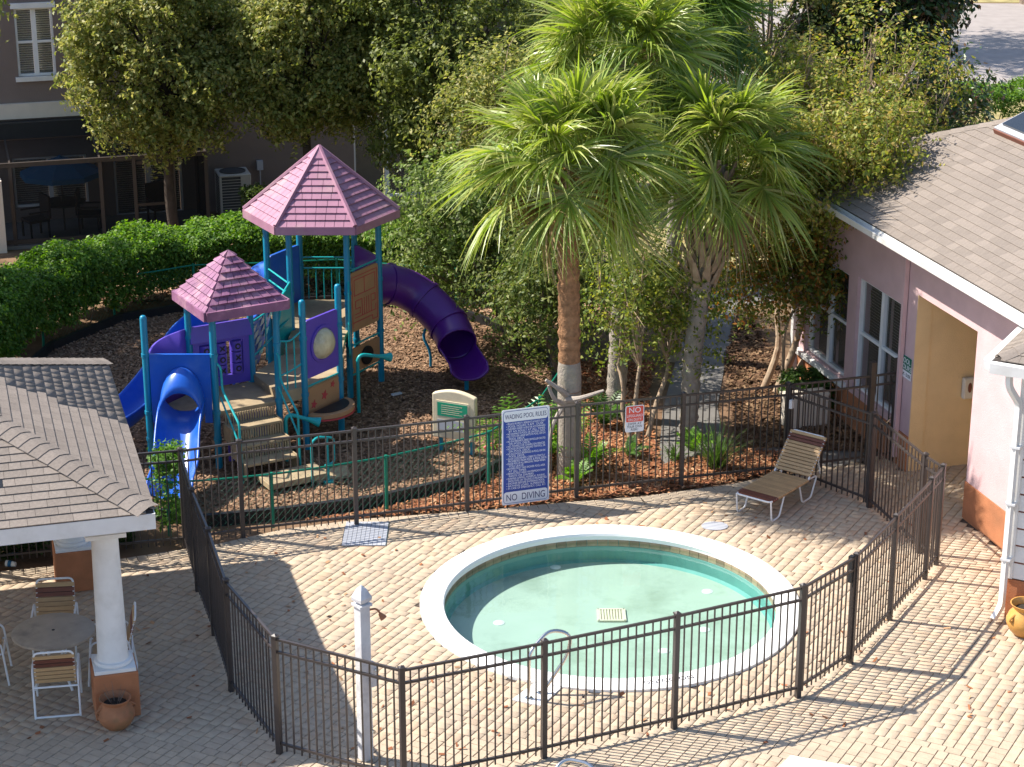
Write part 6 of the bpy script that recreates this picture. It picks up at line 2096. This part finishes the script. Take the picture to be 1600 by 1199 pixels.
# hedges
def hedge(name, label, path, wd, h, seed, dens, cols, z0=0.05, under=0.5):
    rng = np.random.default_rng(seed)
    t = thing(name, label, 'hedge', (path[0][0], path[0][1], 0))
    B, D = [], []
    stems = MB()
    for i in range(len(path) - 1):
        a, b = np.array([*path[i], 0.0]), np.array([*path[i + 1], 0.0])
        L = np.linalg.norm(b - a)
        d_ = (b - a) / L
        s_ = np.array([d_[1], -d_[0], 0])
        n = int(dens * L)
        u = rng.uniform(0, L, n)
        ph = rng.uniform(0, 1, n)
        # surface: top and both sides, sparse low down
        kind = rng.uniform(0, 1, n)
        x = np.where(kind < 0.5, rng.uniform(-1, 1, n), np.where(kind < 0.75, 1.0, -1.0) * rng.uniform(0.75, 1.0, n)) * wd / 2
        zz = np.where(kind < 0.5, h * rng.uniform(0.86, 1.0, n), h * (under + (1 - under) * rng.uniform(-0.25, 1, n)))
        zz = np.maximum(zz, 0.12) + 0.08 * np.sin(u * 3.1 + i) + 0.05 * np.sin(u * 7.7)
        zz *= 1 - 0.12 * (np.abs(x) / (wd / 2)) ** 3
        B.append(a + d_ * u[:, None] + s_ * x[:, None] + np.array([0, 0, 1]) * zz[:, None])
        dv = s_ * (x / (wd / 2))[:, None] * 0.8 + np.array([0, 0, 0.8]) + rng.normal(0, 0.4, (n, 3))
        D.append(unit(dv))
        for k in range(int(L / 0.22)):
            p0 = a + d_ * rng.uniform(0, L) + s_ * rng.normal(0, wd * 0.12)
            p1 = p0 + s_ * rng.normal(0, wd * 0.22) + d_ * rng.normal(0, 0.12) + np.array([0, 0, h * rng.uniform(0.6, 0.95)])
            stems.tube([p0, (p0 + p1) / 2 + rng.normal(0, 0.04, 3), p1], [0.014, 0.010, 0.004], 4, cap=False)
    V, F, C = leaf_cloud(rng, np.concatenate(B), np.concatenate(D), 0.16, 7, 0.075, 0.042, 0.2, cols)
    npmesh('foliage', V, F, 'leaf', t, C)
    stems.build('stems', 'bark', t, recalc=False)
    return t


HG = [(0.11, 0.22, 0.03), (0.16, 0.28, 0.04), (0.08, 0.17, 0.025), (0.20, 0.31, 0.05)]
hedge('clipped_hedge', 'bright green clipped hedge around the back of the playground', [(-9.9, 34.0), (-9.5, 36.4), (-8.6, 38.4), (-7.2, 39.9), (-5.2, 40.6), (-2.6, 40.7), (-0.6, 40.1)], 1.35, 1.35, 51, 2300, HG, under=0.42)
hedge('roadside_hedge', 'low bright green hedge behind the pool house roof', [(9.8, 54.9), (12.6, 55.8), (15.0, 56.8), (16.6, 57.2)], 1.5, 1.0, 52, 700, HG)
hedge('leafy_shrub', 'light green shrub at the fence corner beside the pavilion roof', [(-5.25, 28.25), (-4.85, 28.35)], 0.55, 1.15, 53, 700, [(0.12, 0.24, 0.04), (0.17, 0.30, 0.06), (0.08, 0.17, 0.03)], under=0.1)
hedge('leafy_shrub', 'dark shrub row behind the rear pavilion column', [(-8.8, 27.1), (-6.8, 27.65), (-5.6, 28.0)], 0.6, 0.8, 54, 700, [(0.05, 0.09, 0.025), (0.07, 0.12, 0.03), (0.04, 0.07, 0.02)], under=0.1)
hedge('leafy_shrub', 'low dark green shrub under the pool house windows', [(4.95, 33.9), (5.2, 33.0)], 0.5, 0.45, 55, 420, [(0.05, 0.10, 0.02), (0.08, 0.14, 0.03)], under=0.1)
hedge('leafy_shrub', 'small rounded shrub beside the condenser', [(-6.05, 45.0), (-5.5, 45.1)], 0.6, 0.85, 56, 500, [(0.10, 0.14, 0.03), (0.07, 0.11, 0.03)], under=0.1)


# strap-leaved and fern clumps
def clump(name, label, x, y, n, L, wd, cols, seed, up=0.9, droop=0.8, cat='plant', group=None):
    rng = np.random.default_rng(seed)
    t = thing(name, label, cat, (x, y, 0), group)
    Vs, Fs, Cs, nv = [], [], [], 0
    cols = np.array(cols)
    for k in range(n):
        a = rng.uniform(0, 2 * np.pi)
        l = L * rng.uniform(0.6, 1.2)
        d_ = np.array([math.cos(a), math.sin(a), 0])
        s_ = np.array([-math.sin(a), math.cos(a), 0])
        p0 = np.array([x, y, -0.03]) + rng.normal(0, 0.05, 3) * np.array([1, 1, 0])
        hor = rng.uniform(0.25, 1.0)
        pts = []
        for i in range(5):
            t_ = i / 4
            pts.append(p0 + d_ * (l * hor * t_) + np.array([0, 0, 1]) * (l * up * t_ - l * droop * hor * t_ * t_))
        w_ = [wd * q for q in (0.6, 1.0, 0.9, 0.6, 0.05)]
        for i in range(5):
            Vs += [pts[i] - s_ * w_[i] / 2, pts[i] + s_ * w_[i] / 2]
        for i in range(4):
            Fs.append((nv + 2 * i, nv + 2 * i + 1, nv + 2 * i + 3, nv + 2 * i + 2))
            Cs.append(cols[rng.integers(0, len(cols))] * rng.uniform(0.8, 1.2))
        nv += 10
    npmesh('leaves', np.array(Vs), np.array(Fs), 'frond', t, np.array(Cs))
    return t


GR = [(0.08, 0.15, 0.03), (0.12, 0.20, 0.05), (0.06, 0.11, 0.025)]
clump('grass_clump', 'green strap leaved grass clump behind the fence near the lounger', 3.25, 30.75, 150, 0.75, 0.018, GR, 61, 1.1, 0.6)
clump('grass_clump', 'small pale grass clump at the foot of the mossy palm', 2.62, 31.1, 60, 0.4, 0.02, GR, 62, 1.0, 0.7)


def fern(name, label, x, y, n, L, seed, cols, group='bright ferns at the palm bases'):
    rng = np.random.default_rng(seed)
    t = thing(name, label, 'plant', (x, y, 0), group)
    B, D = [], []
    Vs, Fs, Cs = [], [], []
    nv = 0
    for k in range(n):
        a = rng.uniform(0, 2 * np.pi)
        hor = rng.uniform(0.3, 0.9)
        l = L * rng.uniform(0.7, 1.15)
        for i in range(1, 12):
            t_ = i / 11
            p_ = np.array([x, y, 0]) + np.array([math.cos(a), math.sin(a), 0]) * (l * hor * t_) + np.array([0, 0, 1]) * (l * 1.05 * t_ - 0.7 * l * hor * t_ * t_)
            tang = np.array([math.cos(a) * hor, math.sin(a) * hor, 1.05 - 1.4 * hor * t_])
            tang /= np.linalg.norm(tang)
            sd = np.cross(tang, [0, 0, 1]); sd /= np.linalg.norm(sd) + 1e-9
            for sg in (-1, 1):
                ll_ = 0.20 * l * math.sin(math.pi * (0.12 + 0.83 * t_)) + 0.03
                d_ = sd * sg * 0.85 + tang * 0.5
                w_ = np.cross(d_, np.cross(tang, sd)); w_ /= np.linalg.norm(w_) + 1e-9
                tip = p_ + d_ * ll_ - np.array([0, 0, 0.03])
                m_ = p_ + d_ * ll_ * 0.45
                Vs += [p_, m_ + w_ * 0.016, tip, m_ - w_ * 0.016]
                Fs.append((nv, nv + 1, nv + 2, nv + 3)); nv += 4
                Cs.append(np.array(cols[rng.integers(0, len(cols))]) * rng.uniform(0.8, 1.2))
    npmesh('fronds', np.array(Vs), np.array(Fs), 'frond', t, np.array(Cs))
    return t


FG = [(0.14, 0.28, 0.03), (0.18, 0.33, 0.05), (0.10, 0.22, 0.025)]
for i, (x, y, n, L, lab) in enumerate(((0.15, 31.0, 44, 1.15, 'bright green fern left of the brown palm trunk above the rules sign'), (0.70, 31.2, 34, 1.0, 'bright green fern directly behind the brown palm trunk'),
                                       (1.25, 30.7, 22, 0.6, 'bright green fern right of the brown palm trunk'), (1.0, 30.05, 18, 0.45, 'small fern at the foot of the brown palm before its trunk'),
                                       (1.55, 32.6, 26, 0.7, 'darker fern at the foot of the middle palm'), (2.95, 31.35, 16, 0.5, 'bright seedling fern below the mossy right palm'), (1.9, 31.2, 14, 0.4, 'low fern between the fence and the slender trunks'))):
    fern('fern', lab, x, y, n, L, 70 + i, FG if i < 4 or i == 5 else [(0.06, 0.13, 0.03), (0.09, 0.17, 0.04)])


# cabbage palms
def frond_mesh(seed, el, plen, flen, cols, nseg=58):
    rng = np.random.default_rng(seed)
    V, F, C = [], [], []
    def strip(pts, ws, sides, col):
        n0 = len(V)
        for p_, w_, s_ in zip(pts, ws, sides):
            V.append(p_ - s_ * w_ / 2); V.append(p_ + s_ * w_ / 2)
        for i in range(len(pts) - 1):
            F.append((n0 + 2 * i, n0 + 2 * i + 1, n0 + 2 * i + 3, n0 + 2 * i + 2)); C.append(col)
    up = np.array([0, 0, 1.0])
    # petiole, arching down
    pts = []
    p_ = np.zeros(3)
    ang = el
    for i in range(7):
        pts.append(p_.copy())
        d_ = np.array([math.cos(ang), 0, math.sin(ang)])
        p_ = p_ + d_ * plen / 6
        ang -= 0.10 + 0.05 * max(0, math.cos(el))
    side = np.array([0, 1.0, 0])
    strip(pts, [0.05, 0.035, 0.03, 0.028, 0.026, 0.024, 0.02], [side] * 7, np.array(cols[0]) * 1.3)
    strip(pts, [0.03] * 7, [np.array([math.sin(el), 0, -math.cos(el)]) * -1] * 7, np.array(cols[0]) * 1.2)
    hub = pts[-1]
    d0 = np.array([math.cos(ang), 0, math.sin(ang)])
    nrm = np.array([-math.sin(ang), 0, math.cos(ang)])
    for k in range(nseg):
        f = (k + 0.5) / nseg * 2 - 1
        a = f * math.radians(128) + rng.normal(0, 0.02)
        l = flen * (1.0 - 0.32 * abs(f) ** 2) * rng.uniform(0.9, 1.08)
        dd = d0 * math.cos(a) + side * math.sin(a)
        # costapalmate: blade folds down along the midrib
        dd = dd + nrm * (0.30 - 0.30 * abs(math.sin(a))) + np.array([0, 0, rng.normal(0, 0.10)])
        dd /= np.linalg.norm(dd)
        sd = np.cross(dd, nrm); sd /= np.linalg.norm(sd)
        if k % 2: sd = sd * 0.8 + nrm * 0.55
        else: sd = sd * 0.8 - nrm * 0.55
        q = []
        drp = rng.uniform(0.2, 0.75)
        base = hub + d0 * (0.16 * (1 - abs(f)))
        for i in range(6):
            t = i / 5
            b_ = base + dd * (l * t) - up * (l * drp * max(0, t - 0.35) ** 2 * 1.2)
            b_[0] -= 0
            q.append(b_)
        wb = 2.2 * l * 0.45 * math.radians(256) / nseg
        col = np.array(cols[rng.integers(0, len(cols))]) * rng.uniform(0.8, 1.2)
        strip(q, [0.012, wb * 0.5, wb * 0.62, wb * 0.36, wb * 0.18, 0.003], [sd, sd, sd, sd, sd, sd], col)
    V = np.array(V); F = np.array(F)
    me = bpy.data.meshes.new('frond')
    me.from_pydata([tuple(v) for v in V], [], [tuple(f) for f in F])
    a_ = me.attributes.new('col', 'FLOAT_COLOR', 'FACE')
    arr = np.ones((len(F), 4), np.float32); arr[:, :3] = np.array(C)
    a_.data.foreach_set('color', arr.ravel())
    me.materials.append(MATS['frond'])
    return me


PG = [(0.24, 0.32, 0.05), (0.29, 0.37, 0.065), (0.35, 0.40, 0.09), (0.18, 0.26, 0.045), (0.42, 0.43, 0.15)]
PGD = [(0.12, 0.20, 0.04), (0.16, 0.25, 0.05), (0.10, 0.17, 0.035)]
PDRY = [(0.34, 0.25, 0.12), (0.28, 0.19, 0.09)]
FR = {}
for gi, (cols) in enumerate((PG, PGD, PDRY)):
    for ei, el in enumerate((86, 68, 50, 30, 8, -18)):
        FR[(gi, ei)] = [frond_mesh(100 + gi * 20 + ei * 3 + j, math.radians(el), 0.75, 1.0, cols) for j in range(2 if gi == 0 else 1)]


def palm(label, x, y, topx, topy, h, seed, r0=0.15, r1=0.13, barkm='palm_bark_brown', nf=34, scale=1.0, gi=0, boots=0, lowbark=None, dry=2):
    rng = np.random.default_rng(seed)
    t = thing('cabbage_palm', label, 'palm tree', (x, y, 0), 'cabbage palms behind the wading pool')
    b = Vector((x, y, -0.05)); e = Vector((topx, topy, h))
    pth = smooth_path([b, b.lerp(e, 0.33) + Vector((rng.normal(0, 0.04), 0, 0)), b.lerp(e, 0.66) + Vector((rng.normal(0, 0.04), 0, 0)), e], 26)
    n = len(pth)
    mb = MB()
    mb.tube(pth, [r0 * (1.25 if k == 0 else 1) + (r1 - r0) * k / (n - 1) + 0.010 * ((k * 7) % 3 - 1) + 0.006 * math.sin(k * 1.7) for k in range(n)], 16)
    mb.build('trunk', barkm, t, smooth=True, recalc=False)
    if lowbark:
        k0 = int(n * 0.42)
        MB().tube(pth[:k0], [(r0 * (1.25 if k == 0 else 1) + (r1 - r0) * k / (n - 1)) + (0.014 if k < k0 - 4 else (-0.03, -0.012, 0.0, 0.008)[k0 - 1 - k]) for k in range(k0)], 16).build('lower_trunk', lowbark, t, smooth=True, recalc=False)
    # leaf boots
    bt = MB()
    btm = MB().add([(-0.05, 0, 0), (0.05, 0, 0), (0.035, 0.07, 0.20), (-0.035, 0.07, 0.20), (-0.05, 0.03, -0.01), (0.05, 0.03, -0.01), (0.028, 0.10, 0.20), (-0.028, 0.10, 0.20), (-0.02, 0.13, 0.34), (0.02, 0.13, 0.34)],
                   [(0, 1, 2, 3), (5, 4, 7, 6), (0, 4, 5, 1), (1, 5, 6, 2), (4, 0, 3, 7), (3, 2, 9, 8), (6, 7, 8, 9), (2, 6, 9), (7, 3, 8)]).mesh('leaf_boot')
    btm.materials.append(MATS['palm_boot'])
    o0 = Vector((x, y, 0))
    for k in range(boots):
        f = (0.93 if boots > 30 else 1.0) - (0.36 if boots > 30 else 0.22) * (k / max(1, boots))
        i_ = min(n - 1, int(f * (n - 1)))
        a = k * 2.39996
        q = pth[i_] + Vector((math.cos(a) * (r1 + 0.0), math.sin(a) * (r1 + 0.0), 0))
        place('leaf_boot', btm, t, Matrix.Translation(q - o0) @ Matrix.Rotation(a - math.pi / 2, 4, 'Z') @ Matrix.Rotation(-0.12, 4, 'X') @ Matrix.Scale(1.45 if boots > 30 else 1.0, 4))
    top = e
    for k in range(nf):
        f = k / (nf - 1)
        ei = min(5, int(f ** 1.25 * 5.5))
        g_ = gi
        if k >= nf - dry: g_ = 2
        ms = FR[(g_, ei)]
        me = ms[k % len(ms)]
        a = k * 2.39996 + rng.normal(0, 0.15)
        s = scale * rng.uniform(0.88, 1.12)
        q = top + Vector((0.06 * math.cos(a), 0.06 * math.sin(a), 0.15 - 0.25 * f))
        place('frond', me, t, Matrix.Translation(q - o0) @ Matrix.Rotation(a, 4, 'Z') @ Matrix.Rotation(rng.normal(0, 0.16), 4, 'Y') @ Matrix.Rotation(rng.normal(0, 0.42), 4, 'X') @ Matrix.Scale(s, 4))
    return t, top, rng


t1, top1, r_ = palm('brown ringed cabbage palm rising above the rules sign', 0.91, 30.5, 0.80, 30.46, 4.95, 81, 0.175, 0.165, 'palm_bark_brown', 48, 1.03, lowbark='palm_bark_grey', boots=6)
t2, top2, r_ = palm('tallest cabbage palm standing between the brown and the mossy palms', 1.75, 33.08, 1.75, 33.08, 6.0, 82, 0.17, 0.15, 'palm_bark_grey', 46, 1.05, boots=14)
t3, top3, r_ = palm('mossy trunked cabbage palm with criss cross leaf boots beside the path', 2.93, 32.2, 3.25, 32.25, 4.6, 83, 0.15, 0.17, 'palm_bark_grey', 46, 1.03, boots=64)
t4, top4, r_ = palm('darker cabbage palm farther back, only its crown showing above the others', 3.0, 36.2, 3.0, 36.1, 6.3, 84, 0.15, 0.14, 'palm_bark_grey', 34, 1.05, gi=1, boots=10)


# spent flower stalks: golden fuzzy sprays hanging in the crown
def stalks(tree, top, dirs, seed):
    rng = np.random.default_rng(seed)
    for (dx, dy, dz, L) in dirs:
        p0 = np.array(top); d_ = np.array([dx, dy, dz], float); d_ /= np.linalg.norm(d_)
        n = 150
        base = p0 + d_ * L * rng.uniform(0.45, 1.0, n)[:, None]
        base[:, 2] -= 0.25 * L * np.linspace(0.4, 1, n) ** 2
        dv = unit(rng.normal(0, 1, (n, 3)) + d_ * 0.6 + np.array([0, 0, -0.5]))
        V, F, C = leaf_cloud(rng, base, dv, 0.30, 8, 0.035, 0.022, 0.5, [(0.38, 0.25, 0.09), (0.30, 0.19, 0.07), (0.42, 0.30, 0.13), (0.25, 0.17, 0.05)])
        npmesh('flower_stalk', V, F, 'frond', tree, C)


stalks(t1, top1, [(-1.0, -0.5, -0.35, 1.0), (-0.75, -0.8, -0.5, 0.95), (0.5, -0.8, -0.2, 0.8)], 91)
stalks(t3, top3, [(-0.5, -0.7, -0.4, 0.7), (0.8, -0.5, -0.5, 0.7)], 92)
# weathered driftwood-like broken frond bases on the brown palm
dw = thing('dead_frond_bases', 'grey weathered dead frond bases sticking out of the brown palm trunk', 'dead branch', (0.9, 30.3, 1.3))
for pts, rr in (([(0.86, 30.32, 1.30), (1.05, 30.2, 1.36), (1.42, 30.12, 1.52)], [0.06, 0.05, 0.02]), ([(0.86, 30.34, 1.36), (0.72, 30.2, 1.52), (0.52, 30.15, 1.68)], [0.06, 0.05, 0.025]),
                ([(0.80, 30.34, 1.22), (0.66, 30.2, 1.35), (0.56, 30.18, 1.58)], [0.05, 0.045, 0.02]), ([(0.78, 30.32, 1.15), (0.64, 30.2, 0.92), (0.58, 30.18, 0.55)], [0.045, 0.035, 0.015])):
    MB().tube(smooth_path(pts, 4), [rr[0] + (rr[2] - rr[0]) * k / 8 for k in range(9)], 7).build('dead_frond_base', 'dead_wood', dw, smooth=True)

# street lamp by the road
lp = thing('street_lamp', 'dark green street lamp pole by the road behind the magnolia', 'street lamp', (12.35, 58.4, 0))
MB().lathe([(0.16, 0), (0.16, 0.25), (0.09, 0.35), (0.075, 0.6), (0.06, 3.4), (0.055, 3.9), (0.08, 3.95), (0.08, 4.0)], (12.35, 58.4, 0), 12).build('pole', 'lamp_green', lp, smooth=True)
MB().lathe([(0.09, 4.0), (0.17, 4.15), (0.19, 4.5), (0.001, 4.7)], (12.35, 58.4, 0), 12).build('lantern', 'white_plastic', lp, smooth=True)
MB().lathe([(0.22, 4.48), (0.18, 4.6), (0.05, 4.78), (0.001, 4.85)], (12.35, 58.4, 0), 12).build('lantern_cap', 'lamp_green', lp, smooth=True)
